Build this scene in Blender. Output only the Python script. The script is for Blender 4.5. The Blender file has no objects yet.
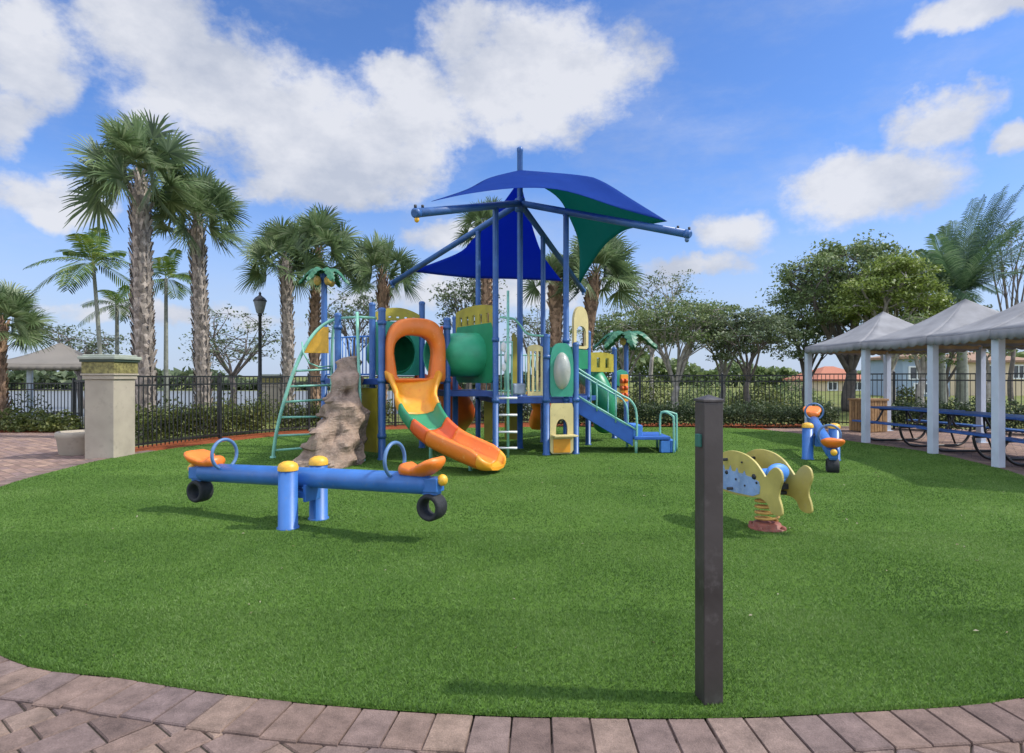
import bpy, math, random
import numpy as np
from mathutils import Vector, Matrix
rnd = random.Random(7)
rg = np.random.default_rng(11)
S = bpy.context.scene
COL = S.collection
R = math.radians
PI = math.pi
EYE, FOC, CX, CY = 1.4, 600.0, 512.0, 376.5

def G(px, py, z=0.0):                 # photo pixel -> point on the ground
    Y = FOC * (EYE - z) / (py - CY)
    return ((px - CX) * Y / FOC, Y)
def P(px, py, Y):                     # photo pixel at a known distance -> point
    return ((px - CX) * Y / FOC, Y, EYE + (CY - py) * Y / FOC)

# ------------------------------------------------------------------ materials
def nodes_of(m):
    m.use_nodes = True
    return m.node_tree.nodes, m.node_tree.links

def ramp(nt, stops, interp='LINEAR'):
    n = nt.nodes.new('ShaderNodeValToRGB')
    n.color_ramp.interpolation = interp
    e = n.color_ramp.elements
    while len(e) < len(stops): e.new(0.5)
    for k, (p, c) in enumerate(stops):
        e[k].position = p; e[k].color = (c[0], c[1], c[2], 1)
    return n

def mat(name, col, rough=0.5, var=0.15, nscale=6.0, bump=0.0, bscale=60.0, metal=0.0, wear=None, wear_amt=0.0, transl=0.0, tcol=None, island=0.0, spec=0.5, coat=0.0):
    m = bpy.data.materials.new(name); N, L = nodes_of(m)
    nt = m.node_tree
    b = N['Principled BSDF']; b.inputs['Roughness'].default_value = rough; b.inputs['Metallic'].default_value = metal
    b.inputs['Specular IOR Level'].default_value = spec
    if coat: b.inputs['Coat Weight'].default_value = coat
    tc = N.new('ShaderNodeTexCoord')
    no = N.new('ShaderNodeTexNoise'); no.inputs['Scale'].default_value = nscale; no.inputs['Detail'].default_value = 6
    L.new(tc.outputs['Object'], no.inputs['Vector'])
    lo = [c * (1 - var) for c in col]; hi = [min(1, c * (1 + var) + var * 0.02) for c in col]
    r = ramp(nt, [(0.3, lo), (0.7, hi)])
    L.new(no.outputs['Fac'], r.inputs['Fac'])
    c = r.outputs['Color']
    if island:
        ge = N.new('ShaderNodeNewGeometry'); mr = N.new('ShaderNodeMapRange')
        mr.inputs['To Min'].default_value = 1 - island; mr.inputs['To Max'].default_value = 1 + island
        L.new(ge.outputs['Random Per Island'], mr.inputs['Value'])
        mx = N.new('ShaderNodeMix'); mx.data_type = 'RGBA'; mx.blend_type = 'MULTIPLY'; mx.inputs['Factor'].default_value = 1
        L.new(c, mx.inputs['A']); L.new(mr.outputs['Result'], mx.inputs['B']); c = mx.outputs['Result']
    if wear:
        n2 = N.new('ShaderNodeTexNoise'); n2.inputs['Scale'].default_value = nscale * 3.1; n2.inputs['Detail'].default_value = 8; n2.inputs['Roughness'].default_value = 0.7
        L.new(tc.outputs['Object'], n2.inputs['Vector'])
        r2 = ramp(nt, [(0.62 - wear_amt * 0.2, (0, 0, 0)), (0.70, (1, 1, 1))])
        L.new(n2.outputs['Fac'], r2.inputs['Fac'])
        mx = N.new('ShaderNodeMix'); mx.data_type = 'RGBA'
        L.new(r2.outputs['Color'], mx.inputs['Factor']); L.new(c, mx.inputs['A']); mx.inputs['B'].default_value = (*wear, 1); c = mx.outputs['Result']
    L.new(c, b.inputs['Base Color'])
    # roughness breakup
    mr = N.new('ShaderNodeMapRange'); mr.inputs['To Min'].default_value = max(0.05, rough - 0.1); mr.inputs['To Max'].default_value = min(1, rough + 0.12)
    L.new(no.outputs['Fac'], mr.inputs['Value']); L.new(mr.outputs['Result'], b.inputs['Roughness'])
    if bump:
        n3 = N.new('ShaderNodeTexNoise'); n3.inputs['Scale'].default_value = bscale; n3.inputs['Detail'].default_value = 5
        L.new(tc.outputs['Object'], n3.inputs['Vector'])
        bu = N.new('ShaderNodeBump'); bu.inputs['Strength'].default_value = bump; bu.inputs['Distance'].default_value = 0.02
        L.new(n3.outputs['Fac'], bu.inputs['Height']); L.new(bu.outputs['Normal'], b.inputs['Normal'])
    if transl:
        t = N.new('ShaderNodeBsdfTranslucent'); mx = N.new('ShaderNodeMixShader'); mx.inputs['Fac'].default_value = transl
        if tcol: t.inputs['Color'].default_value = (*tcol, 1)
        else: L.new(c, t.inputs['Color'])
        L.new(b.outputs['BSDF'], mx.inputs[1]); L.new(t.outputs['BSDF'], mx.inputs[2])
        L.new(mx.outputs['Shader'], N['Material Output'].inputs['Surface'])
    return m

def leafmat(name, stops, transl=0.35, rough=0.5):
    m = bpy.data.materials.new(name); N, L = nodes_of(m); nt = m.node_tree
    b = N['Principled BSDF']; b.inputs['Roughness'].default_value = rough
    ge = N.new('ShaderNodeNewGeometry'); tc = N.new('ShaderNodeTexCoord')
    no = N.new('ShaderNodeTexNoise'); no.inputs['Scale'].default_value = 0.9; no.inputs['Detail'].default_value = 3
    L.new(tc.outputs['Object'], no.inputs['Vector'])
    ma = N.new('ShaderNodeMath'); ma.operation = 'MULTIPLY_ADD'; ma.inputs[1].default_value = 1.5; ma.inputs[2].default_value = -0.62
    L.new(no.outputs['Fac'], ma.inputs[0])
    mb = N.new('ShaderNodeMath'); mb.operation = 'MULTIPLY_ADD'; mb.inputs[1].default_value = 0.75
    L.new(ge.outputs['Random Per Island'], mb.inputs[0]); L.new(ma.outputs[0], mb.inputs[2])
    r = ramp(nt, [(k / (len(stops) - 1), s) for k, s in enumerate(stops)])
    L.new(mb.outputs[0], r.inputs['Fac']); L.new(r.outputs['Color'], b.inputs['Base Color'])
    t = N.new('ShaderNodeBsdfTranslucent'); L.new(r.outputs['Color'], t.inputs['Color'])
    mx = N.new('ShaderNodeMixShader'); mx.inputs['Fac'].default_value = transl
    L.new(b.outputs['BSDF'], mx.inputs[1]); L.new(t.outputs['BSDF'], mx.inputs[2])
    L.new(mx.outputs['Shader'], N['Material Output'].inputs['Surface'])
    return m

M = {}
M['blue'] = mat('blue powder coated steel', (.028, .105, .30), .40, .18, 4, wear=(.10, .18, .31), wear_amt=.25, bump=.03)
M['blue_see'] = mat('blue painted seesaw steel', (.032, .135, .40), .40, .16, 5, wear=(.09, .17, .36), wear_amt=.22, bump=.03)
M['blue_plast'] = mat('blue moulded plastic', (.025, .115, .42), .45, .14, 5, bump=.05)
M['blue_light'] = mat('faded light blue plastic', (.06, .22, .60), .5, .15, 6, bump=.05)
M['deck'] = mat('blue vinyl coated deck', (.02, .065, .25), .55, .2, 8, bump=.08)
M['orange'] = mat('orange moulded plastic', (.76, .185, .018), .42, .10, 4, bump=.05, wear=(.80, .33, .10), wear_amt=.2)
M['redorange'] = mat('red orange plastic', (.66, .10, .015), .42, .10, 4, bump=.05)
M['amber'] = mat('amber yellow plastic', (.80, .33, .02), .42, .12, 4, bump=.05, wear=(.78, .22, .02), wear_amt=.3)
M['capyel'] = mat('golden yellow cap plastic', (.74, .40, .03), .42, .12, 12, bump=.05, wear=(.5, .27, .05), wear_amt=.3)
M['olive'] = mat('weathered olive yellow panel', (.36, .30, .025), .5, .18, 4, bump=.05, wear=(.26, .24, .05), wear_amt=.3)
M['cream'] = mat('cream plastic panel', (.60, .50, .22), .5, .12, 4, bump=.05, wear=(.45, .37, .17), wear_amt=.25)
M['green'] = mat('green moulded plastic', (.018, .23, .10), .38, .15, 4, bump=.04)
M['teal'] = mat('teal green plastic', (.035, .30, .19), .42, .15, 4, bump=.04)
M['tunnel'] = mat('faded green moulded plastic', (.03, .34, .17), .45, .15, 4, bump=.04)
M['pipe'] = mat('pale green painted pipe', (.20, .48, .36), .42, .15, 6, wear=(.34, .42, .36), wear_amt=.3, bump=.03)
M['slate'] = mat('slate blue steel ring', (.08, .17, .33), .42, .2, 8)
M['tyre'] = mat('black tyre rubber', (.012, .014, .016), .75, .3, 10, bump=.3, bscale=40)
M['spring'] = mat('rusty yellow spring steel', (.52, .30, .07), .5, .3, 14, wear=(.30, .09, .03), wear_amt=.5, bump=.1)
M['redsteel'] = mat('faded red steel base', (.22, .062, .036), .6, .3, 14, wear=(.24, .16, .11), wear_amt=.4, bump=.1)
M['fishyel'] = mat('faded yellow fish panel', (.42, .355, .095), .5, .2, 5, bump=.06, wear=(.40, .34, .13), wear_amt=.3)
M['fishblue'] = mat('pale blue fish panel face', (.19, .30, .50), .5, .2, 9, wear=(.36, .44, .52), wear_amt=.45, bump=.05)
M['dark'] = mat('dark grey rubber', (.02, .022, .026), .6, .3, 10)
M['rock'] = mat('brown grey cast rock', (.235, .165, .118), .88, .45, 6, bump=1.0, bscale=16, wear=(.33, .255, .195), wear_amt=.6)
M['grey'] = mat('grey blue steel bracket', (.28, .33, .40), .45, .2, 8)
M['white'] = mat('white plastic', (.72, .74, .72), .5, .08, 8)
def sail(name, col, tcol, tr):
    m = mat(name, col, .8, .08, 2.0, transl=tr, tcol=tcol, spec=.08)
    N, L = nodes_of(m); b = N['Principled BSDF']
    tc = N.new('ShaderNodeTexCoord'); w = N.new('ShaderNodeTexNoise'); w.inputs['Scale'].default_value = 2.2; w.inputs['Detail'].default_value = 2
    L.new(tc.outputs['Object'], w.inputs['Vector'])
    bu = N.new('ShaderNodeBump'); bu.inputs['Strength'].default_value = .25; bu.inputs['Distance'].default_value = .15
    L.new(w.outputs['Fac'], bu.inputs['Height']); L.new(bu.outputs['Normal'], b.inputs['Normal'])
    return m
M['sailblue'] = sail('dark blue shade fabric', (.014, .055, .27), (.02, .10, .72), .45)
M['sailgreen'] = sail('green shade fabric', (.014, .13, .10), (.03, .27, .25), .5)
M['bubble'] = mat('scuffed clear plastic bubble', (.40, .42, .36), .30, .2, 4, coat=.5)
M['post'] = mat('dark grey brown painted steel', (.040, .034, .030), .45, .40, 3, wear=(.085, .078, .072), wear_amt=.40, bump=.06, bscale=30)
M['postside'] = M['post']
M['button'] = mat('dark green plastic button', (.02, .12, .09), .4, .2, 9)
M['stucco'] = mat('beige stucco', (.40, .345, .265), .9, .14, 2.2, bump=.35, bscale=120, wear=(.33, .29, .225), wear_amt=.35)
M['capstone'] = mat('grey green cap moulding', (.33, .36, .29), .8, .14, 6, bump=.2, bscale=60)
M['band'] = mat('olive gold relief band', (.20, .175, .055), .7, .55, 22, bump=.6, bscale=40)
M['darkgreen'] = mat('dark green trim', (.03, .05, .035), .6, .2, 8)
M['iron'] = mat('black iron fence paint', (.012, .014, .014), .45, .3, 12)
M['canvas'] = mat('grey canvas awning', (.255, .255, .262), .85, .18, 3.0, transl=.12, bump=.1, bscale=9)
M['canvaswarm'] = mat('beige grey canvas', (.22, .20, .175), .85, .10, 1.5, transl=.1, bump=.1, bscale=9)
M['lintel'] = mat('tan canopy frame', (.42, .33, .18), .7, .2, 6)
M['palepost'] = mat('pale grey painted post', (.52, .58, .66), .5, .06, 5, bump=.05)
M['tableblue'] = mat('blue coated table mesh', (.035, .11, .36), .4, .2, 30, bump=.2, bscale=90)
M['black'] = mat('black painted tube', (.010, .010, .012), .4, .3, 8)
M['wood'] = mat('brown slat wood', (.34, .20, .085), .7, .3, 7, island=.25, bump=.2, bscale=50)
M['bark'] = mat('grey bark', (.33, .30, .265), .9, .35, 5, bump=.7, bscale=20)
M['barkdark'] = mat('dark bark', (.13, .11, .095), .9, .35, 5, bump=.6, bscale=20)
M['palmbark'] = mat('palm boot bark', (.27, .23, .19), .9, .35, 7, bump=.5, bscale=26, island=.45)
M['palmbarkbrown'] = mat('brown palm boot bark', (.26, .165, .10), .9, .35, 7, bump=.5, bscale=26, island=.45)
M['smoothpalm'] = mat('smooth palm trunk', (.20, .21, .17), .7, .25, 8, bump=.2)
M['concrete'] = mat('pale concrete', (.46, .43, .38), .9, .15, 4, bump=.3, bscale=60)
M['housecream'] = mat('cream house stucco', (.62, .50, .33), .9, .05, 2)
M['houseblue'] = mat('blue grey house stucco', (.30, .38, .46), .9, .05, 2)
M['roofred'] = mat('red clay roof tile', (.36, .13, .07), .8, .25, 14, bump=.3, bscale=10)
M['roofbrown'] = mat('brown roof tile', (.26, .16, .10), .8, .25, 14, bump=.3, bscale=10)
M['glass'] = mat('dark window glass', (.03, .04, .05), .08, .1, 3)
M['lampmetal'] = mat('dark grey lamp metal', (.02, .023, .026), .45, .3, 8)
M['lampglass'] = mat('frosted grey lamp glass', (.20, .22, .24), .35, .2, 8)
M['coco'] = mat('yellow plastic coconut', (.48, .33, .07), .5, .2, 9)
M['leafplast'] = mat('dark green plastic leaf', (.02, .13, .06), .45, .25, 9)

M['palm'] = leafmat('sabal palm leaf', [(.046, .078, .034), (.10, .160, .060), (.165, .235, .098), (.26, .31, .17)])
M['palmyel'] = leafmat('yellow green palm leaf', [(.025, .055, .015), (.06, .12, .02), (.13, .20, .03), (.22, .26, .05)])
M['palmblue'] = leafmat('blue green palm leaf', [(.03, .065, .03), (.065, .13, .06), (.11, .19, .09), (.18, .26, .14)])
M['tree'] = leafmat('dull green tree leaf', [(.066, .105, .036), (.125, .185, .062), (.195, .26, .098), (.28, .33, .15)])
M['treeyel'] = leafmat('yellow green tree leaf', [(.065, .10, .020), (.14, .20, .036), (.22, .29, .058), (.30, .36, .10)])
M['treedark'] = leafmat('dark tree leaf', [(.048, .074, .036), (.092, .130, .058), (.14, .185, .088), (.20, .24, .13)])
M['hedge'] = leafmat('dark hedge leaf', [(.022, .040, .018), (.045, .075, .028), (.075, .115, .046), (.12, .155, .075)])
M['shrub'] = leafmat('yellow green shrub leaf', [(.045, .065, .016), (.10, .135, .03), (.17, .20, .05), (.26, .27, .09)])

def ground_mat(name, stops, s1, s2, bump=.4, bs=40, rough=.95):
    m = bpy.data.materials.new(name); N, L = nodes_of(m); nt = m.node_tree
    b = N['Principled BSDF']; b.inputs['Roughness'].default_value = rough; b.inputs['Specular IOR Level'].default_value = .12
    tc = N.new('ShaderNodeTexCoord')
    a = N.new('ShaderNodeTexNoise'); a.inputs['Scale'].default_value = s1; a.inputs['Detail'].default_value = 8; a.inputs['Roughness'].default_value = .65
    c = N.new('ShaderNodeTexNoise'); c.inputs['Scale'].default_value = s2; c.inputs['Detail'].default_value = 4
    L.new(tc.outputs['Object'], a.inputs['Vector']); L.new(tc.outputs['Object'], c.inputs['Vector'])
    mx = N.new('ShaderNodeMath'); mx.operation = 'MULTIPLY_ADD'; mx.inputs[1].default_value = .6; 
    m2 = N.new('ShaderNodeMath'); m2.operation = 'MULTIPLY'; m2.inputs[1].default_value = .4
    L.new(c.outputs['Fac'], m2.inputs[0]); L.new(a.outputs['Fac'], mx.inputs[0]); L.new(m2.outputs[0], mx.inputs[2])
    n = len(stops); r = ramp(nt, [(.3 + .4 * k / (n - 1), s) for k, s in enumerate(stops)])
    L.new(mx.outputs[0], r.inputs['Fac']); L.new(r.outputs['Color'], b.inputs['Base Color'])
    bu = N.new('ShaderNodeBump'); bu.inputs['Strength'].default_value = bump; bu.inputs['Distance'].default_value = .03
    n3 = N.new('ShaderNodeTexNoise'); n3.inputs['Scale'].default_value = bs; n3.inputs['Detail'].default_value = 6
    L.new(tc.outputs['Object'], n3.inputs['Vector']); L.new(n3.outputs['Fac'], bu.inputs['Height']); L.new(bu.outputs['Normal'], b.inputs['Normal'])
    return m
M['turf'] = ground_mat('artificial turf', [(.060, .135, .020), (.094, .180, .029), (.130, .225, .044)], 1.1, 140, .7, 160)
M['lawn'] = ground_mat('far lawn', [(.09, .12, .03), (.15, .17, .05), (.22, .20, .09)], .25, 3, .4, 20)
M['mulch'] = ground_mat('red bark mulch', [(.10, .028, .012), (.24, .065, .024), (.34, .11, .045)], 9, 45, 1.0, 30)
M['soil'] = M['mulch']

def paver_mat(name, sheet):
    m = bpy.data.materials.new(name); N, L = nodes_of(m); nt = m.node_tree
    b = N['Principled BSDF']; b.inputs['Roughness'].default_value = .88; b.inputs['Specular IOR Level'].default_value = .25
    tc = N.new('ShaderNodeTexCoord')
    if not sheet:
        ge = N.new('ShaderNodeNewGeometry'); src = ge.outputs['Random Per Island']
    else:
        mp = N.new('ShaderNodeMapping'); mp.inputs['Rotation'].default_value = (0, 0, R(38))
        L.new(tc.outputs['Object'], mp.inputs['Vector'])
        br = N.new('ShaderNodeTexBrick'); br.inputs['Scale'].default_value = 1
        br.inputs['Brick Width'].default_value = .26; br.inputs['Row Height'].default_value = .15; br.inputs['Mortar Size'].default_value = .006
        br.inputs['Color1'].default_value = (0, 0, 0, 1); br.inputs['Color2'].default_value = (1, 1, 1, 1); br.inputs['Mortar'].default_value = (.1, .1, .1, 1)
        L.new(mp.outputs['Vector'], br.inputs['Vector']); src = br.outputs['Color']
    pal = [(0, (.118, .082, .070)), (.25, (.185, .128, .102)), (.5, (.145, .106, .098)), (.75, (.220, .156, .118)), (1, (.158, .108, .088))]
    if sheet: pal = [(p_, tuple(min(1, q * f) for q, f in zip(c_, (1.42, 1.34, 1.30)))) for p_, c_ in pal]
    r = ramp(nt, pal); L.new(src, r.inputs['Fac'])
    a = N.new('ShaderNodeTexNoise'); a.inputs['Scale'].default_value = 9; a.inputs['Detail'].default_value = 8; a.inputs['Roughness'].default_value = .7
    L.new(tc.outputs['Object'], a.inputs['Vector'])
    g = N.new('ShaderNodeTexNoise'); g.inputs['Scale'].default_value = 160; g.inputs['Detail'].default_value = 3
    L.new(tc.outputs['Object'], g.inputs['Vector'])
    mr = N.new('ShaderNodeMapRange'); mr.inputs['From Min'].default_value = .3; mr.inputs['From Max'].default_value = .7; mr.inputs['To Min'].default_value = .62; mr.inputs['To Max'].default_value = 1.42
    L.new(a.outputs['Fac'], mr.inputs['Value'])
    mr2 = N.new('ShaderNodeMapRange'); mr2.inputs['From Min'].default_value = .3; mr2.inputs['From Max'].default_value = .7; mr2.inputs['To Min'].default_value = .82; mr2.inputs['To Max'].default_value = 1.18
    L.new(g.outputs['Fac'], mr2.inputs['Value'])
    mu = N.new('ShaderNodeMath'); mu.operation = 'MULTIPLY'; L.new(mr.outputs[0], mu.inputs[0]); L.new(mr2.outputs[0], mu.inputs[1])
    mx = N.new('ShaderNodeMix'); mx.data_type = 'RGBA'; mx.blend_type = 'MULTIPLY'; mx.inputs['Factor'].default_value = 1
    L.new(r.outputs['Color'], mx.inputs['A']); L.new(mu.outputs[0], mx.inputs['B']); c = mx.outputs['Result']
    if sheet:
        m2 = N.new('ShaderNodeMix'); m2.data_type = 'RGBA'
        L.new(br.outputs['Fac'], m2.inputs['Factor']); L.new(c, m2.inputs['A']); m2.inputs['B'].default_value = (.09, .07, .055, 1); c = m2.outputs['Result']
    L.new(c, b.inputs['Base Color'])
    ad = N.new('ShaderNodeMath'); ad.operation = 'ADD'; L.new(a.outputs['Fac'], ad.inputs[0]); L.new(g.outputs['Fac'], ad.inputs[1])
    bu = N.new('ShaderNodeBump'); bu.inputs['Strength'].default_value = .45; bu.inputs['Distance'].default_value = .008
    L.new(ad.outputs[0], bu.inputs['Height']); L.new(bu.outputs['Normal'], b.inputs['Normal'])
    return m
M['paver'] = paver_mat('weathered brown paver', False)
M['paversheet'] = paver_mat('paver field', True)

def water_mat():
    m = bpy.data.materials.new('lake water'); N, L = nodes_of(m); b = N['Principled BSDF']
    b.inputs['Base Color'].default_value = (.17, .18, .175, 1); b.inputs['Specular IOR Level'].default_value = .3; b.inputs['Roughness'].default_value = .45
    tc = N.new('ShaderNodeTexCoord'); n = N.new('ShaderNodeTexNoise'); n.inputs['Scale'].default_value = 2.5; n.inputs['Detail'].default_value = 3
    L.new(tc.outputs['Object'], n.inputs['Vector'])
    bu = N.new('ShaderNodeBump'); bu.inputs['Strength'].default_value = .25; bu.inputs['Distance'].default_value = .03
    L.new(n.outputs['Fac'], bu.inputs['Height']); L.new(bu.outputs['Normal'], b.inputs['Normal'])
    return m
M['water'] = water_mat()

def blade_mat():
    m = leafmat('turf blades', [(.040, .100, .013), (.082, .172, .025), (.122, .228, .038), (.20, .30, .090)], .40, .65)
    return m
M['blade'] = blade_mat()

# ------------------------------------------------------------------ mesh builder
def unit(v):
    v = np.asarray(v, float); n = np.linalg.norm(v); return v / n if n > 1e-9 else v
def rotz(a):
    c, s = math.cos(a), math.sin(a); return np.array([[c, -s, 0], [s, c, 0], [0, 0, 1.0]])
def rotx(a):
    c, s = math.cos(a), math.sin(a); return np.array([[1.0, 0, 0], [0, c, -s], [0, s, c]])
def roty(a):
    c, s = math.cos(a), math.sin(a); return np.array([[c, 0, s], [0, 1.0, 0], [-s, 0, c]])
def catmull(pts, n=8, closed=False):
    p = [np.asarray(q, float) for q in pts]; out = []
    N = len(p); rngk = range(N) if closed else range(N - 1)
    for i in rngk:
        if closed: a, b, c, d = p[(i - 1) % N], p[i], p[(i + 1) % N], p[(i + 2) % N]
        else: a, b, c, d = p[max(i - 1, 0)], p[i], p[i + 1], p[min(i + 2, N - 1)]
        for k in range(n):
            t = k / n
            out.append(.5 * ((2 * b) + (-a + c) * t + (2 * a - 5 * b + 4 * c - d) * t * t + (-a + 3 * b - 3 * c + d) * t ** 3))
    if not closed: out.append(p[-1])
    return out

class MB:
    def __init__(s): s.v = []; s.f = []; s.sm = []
    def add(s, v, f, smooth=False):
        o = len(s.v); s.v.extend([tuple(map(float, q)) for q in v]); s.f.extend([tuple(i + o for i in q) for q in f]); s.sm.extend([smooth] * len(f)); return s
    def box(s, c, size, rot=None):
        c = np.asarray(c, float); h = np.asarray(size, float) / 2
        v = [np.array([x, y, z]) * h for x in (-1, 1) for y in (-1, 1) for z in (-1, 1)]
        if rot is not None:
            if np.isscalar(rot): rot = rotz(rot)
            v = [rot @ q for q in v]
        return s.add([c + q for q in v], [(0, 1, 3, 2), (4, 6, 7, 5), (0, 4, 5, 1), (2, 3, 7, 6), (0, 2, 6, 4), (1, 5, 7, 3)])
    def bar(s, a, b, w, h, up=(0, 0, 1)):
        a = np.asarray(a, float); b = np.asarray(b, float); t = unit(b - a); l = unit(np.cross(up, t)); u = np.cross(t, l)
        v = []
        for q in (a, b):
            for x, y in ((-1, -1), (1, -1), (1, 1), (-1, 1)): v.append(q + l * x * w / 2 + u * y * h / 2)
        return s.add(v, [(3, 2, 1, 0), (4, 5, 6, 7), (0, 1, 5, 4), (1, 2, 6, 5), (2, 3, 7, 6), (3, 0, 4, 7)])
    def tube(s, pts, r, n=10, caps=True, closed=False):
        p = [np.asarray(q, float) for q in pts]; N = len(p); rr = [r] * N if np.isscalar(r) else list(r)
        prev = None; v = []
        for i in range(N):
            if closed: t = unit(p[(i + 1) % N] - p[(i - 1) % N])
            else: t = unit(p[min(i + 1, N - 1)] - p[max(i - 1, 0)])
            if prev is None:
                a = np.array([0, 0, 1.0]) if abs(t[2]) < .9 else np.array([1.0, 0, 0])
                l = unit(np.cross(a, t))
            else: l = unit(prev - t * np.dot(prev, t))
            prev = l; u = np.cross(t, l)
            for k in range(n):
                a = 2 * PI * k / n; v.append(p[i] + rr[i] * (l * math.cos(a) + u * math.sin(a)))
        f = []
        for i in range(N if closed else N - 1):
            j = (i + 1) % N
            for k in range(n): f.append((i * n + k, i * n + (k + 1) % n, j * n + (k + 1) % n, j * n + k))
        s.add(v, f, True)
        if caps and not closed:
            o = len(s.v) - len(v); s.f.append(tuple(o + k for k in range(n - 1, -1, -1))); s.f.append(tuple(o + (N - 1) * n + k for k in range(n))); s.sm += [False, False]
        return s
    def lathe(s, prof, c=(0, 0, 0), n=20, rot=None):
        v = []; f = []; c = np.asarray(c, float)
        for r, z in prof:
            for k in range(n):
                a = 2 * PI * k / n; q = np.array([r * math.cos(a), r * math.sin(a), z])
                if rot is not None: q = rot @ q
                v.append(c + q)
        for i in range(len(prof) - 1):
            for k in range(n): f.append((i * n + k, i * n + (k + 1) % n, (i + 1) * n + (k + 1) % n, (i + 1) * n + k))
        return s.add(v, f, True)
    def ell(s, c, rad, n=16, m=10, rot=None):
        prof = [(math.sin(PI * i / m), -math.cos(PI * i / m)) for i in range(m + 1)]
        v = []; f = []; c = np.asarray(c, float); rad = np.asarray(rad, float)
        for r, z in prof:
            r = max(r, 1e-4)
            for k in range(n):
                a = 2 * PI * k / n; q = np.array([r * math.cos(a), r * math.sin(a), z]) * rad
                if rot is not None: q = rot @ q
                v.append(c + q)
        for i in range(m):
            for k in range(n): f.append((i * n + k, i * n + (k + 1) % n, (i + 1) * n + (k + 1) % n, (i + 1) * n + k))
        return s.add(v, f, True)
    def prism(s, out, o, ux, uy, th):
        o = np.asarray(o, float); ux = np.asarray(ux, float); uy = np.asarray(uy, float); w = unit(np.cross(ux, uy)) * th / 2
        n = len(out); a = [o + ux * x + uy * y - w for x, y in out]; b = [o + ux * x + uy * y + w for x, y in out]
        ar = sum(out[i][0] * out[(i + 1) % n][1] - out[(i + 1) % n][0] * out[i][1] for i in range(n))
        f = [tuple(range(n - 1, -1, -1)), tuple(range(n, 2 * n))] + [(i, (i + 1) % n, n + (i + 1) % n, n + i) for i in range(n)]
        if ar < 0: f = [q[::-1] for q in f]
        return s.add(a + b, f)
    def ring(s, outer, inner, o, ux, uy, th):       # panel with one opening; loops share their point count
        o = np.asarray(o, float); ux = np.asarray(ux, float); uy = np.asarray(uy, float); w = unit(np.cross(ux, uy)) * th / 2
        n = len(outer); v = []
        for loop, sg in ((outer, -1), (inner, -1), (outer, 1), (inner, 1)): v += [o + ux * x + uy * y + w * sg for x, y in loop]
        f = []
        for i in range(n):
            j = (i + 1) % n
            f += [(i, n + i, n + j, j), (2 * n + i, 2 * n + j, 3 * n + j, 3 * n + i), (i, j, 2 * n + j, 2 * n + i), (n + j, n + i, 3 * n + i, 3 * n + j)]
        return s.add(v, f)
    def build(s, name, m, parent=None, org=(0, 0, 0), bevel=0.0, seg=2):
        me = bpy.data.meshes.new(name); org = np.asarray(org, float)
        me.from_pydata([tuple(np.asarray(q) - org) for q in s.v], [], s.f)
        me.polygons.foreach_set('use_smooth', s.sm); me.update()
        me.materials.append(m)
        o = bpy.data.objects.new(name, me); COL.objects.link(o)
        if parent is not None: o.parent = parent
        else: o.location = org
        if bevel:
            b = o.modifiers.new('bevel', 'BEVEL'); b.width = bevel; b.segments = seg; b.limit_method = 'ANGLE'; b.angle_limit = R(40)
        return o

def tag(o, label, cat, group=None):
    o['label'] = label; o['category'] = cat
    if group: o['group'] = group
    return o
def thing(name, loc, label, cat, group=None, rz=0):
    o = bpy.data.objects.new(name, None); o.location = loc; o.rotation_euler = (0, 0, rz); o.empty_display_size = .2; COL.objects.link(o)
    return tag(o, label, cat, group)
def struct(o, kind='structure'):
    o['kind'] = kind; return o
def copy_tree(o, parent=None):
    c = o.copy(); COL.objects.link(c)
    if parent is not None: c.parent = parent
    for ch in list(o.children): copy_tree(ch, c)
    return c

def quads(name, V, m, parent=None, org=(0, 0, 0), smooth=False):   # V: (N,4,3) float array -> one mesh of N quads
    V = np.asarray(V, np.float32) - np.asarray(org, np.float32); n = len(V)
    me = bpy.data.meshes.new(name)
    me.vertices.add(n * 4); me.vertices.foreach_set('co', V.reshape(-1))
    me.loops.add(n * 4); me.loops.foreach_set('vertex_index', np.arange(n * 4, dtype=np.int32))
    me.polygons.add(n); me.polygons.foreach_set('loop_start', np.arange(0, n * 4, 4, dtype=np.int32)); me.polygons.foreach_set('loop_total', np.full(n, 4, np.int32))
    me.update(calc_edges=True); me.validate(); me.materials.append(m)
    o = bpy.data.objects.new(name, me); COL.objects.link(o)
    if parent is not None: o.parent = parent
    else: o.location = org
    return o
def strips(name, V, m, parent=None, org=(0, 0, 0)):   # V: (N,K,2,3) ribbons
    V = np.asarray(V, np.float32) - np.asarray(org, np.float32); n, k = V.shape[:2]
    base = (np.arange(n) * k * 2)[:, None] + (np.arange(k - 1) * 2)[None, :]
    F = np.stack([base, base + 1, base + 3, base + 2], -1).reshape(-1, 4).astype(np.int32)
    me = bpy.data.meshes.new(name)
    me.vertices.add(n * k * 2); me.vertices.foreach_set('co', V.reshape(-1))
    nf = len(F); me.loops.add(nf * 4); me.loops.foreach_set('vertex_index', F.reshape(-1))
    me.polygons.add(nf); me.polygons.foreach_set('loop_start', np.arange(0, nf * 4, 4, dtype=np.int32)); me.polygons.foreach_set('loop_total', np.full(nf, 4, np.int32))
    me.polygons.foreach_set('use_smooth', [True] * nf)
    me.update(calc_edges=True); me.materials.append(m)
    o = bpy.data.objects.new(name, me); COL.objects.link(o)
    if parent is not None: o.parent = parent
    else: o.location = org
    return o
def nrm(a): return a / np.maximum(np.linalg.norm(a, axis=-1, keepdims=True), 1e-9)
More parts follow.
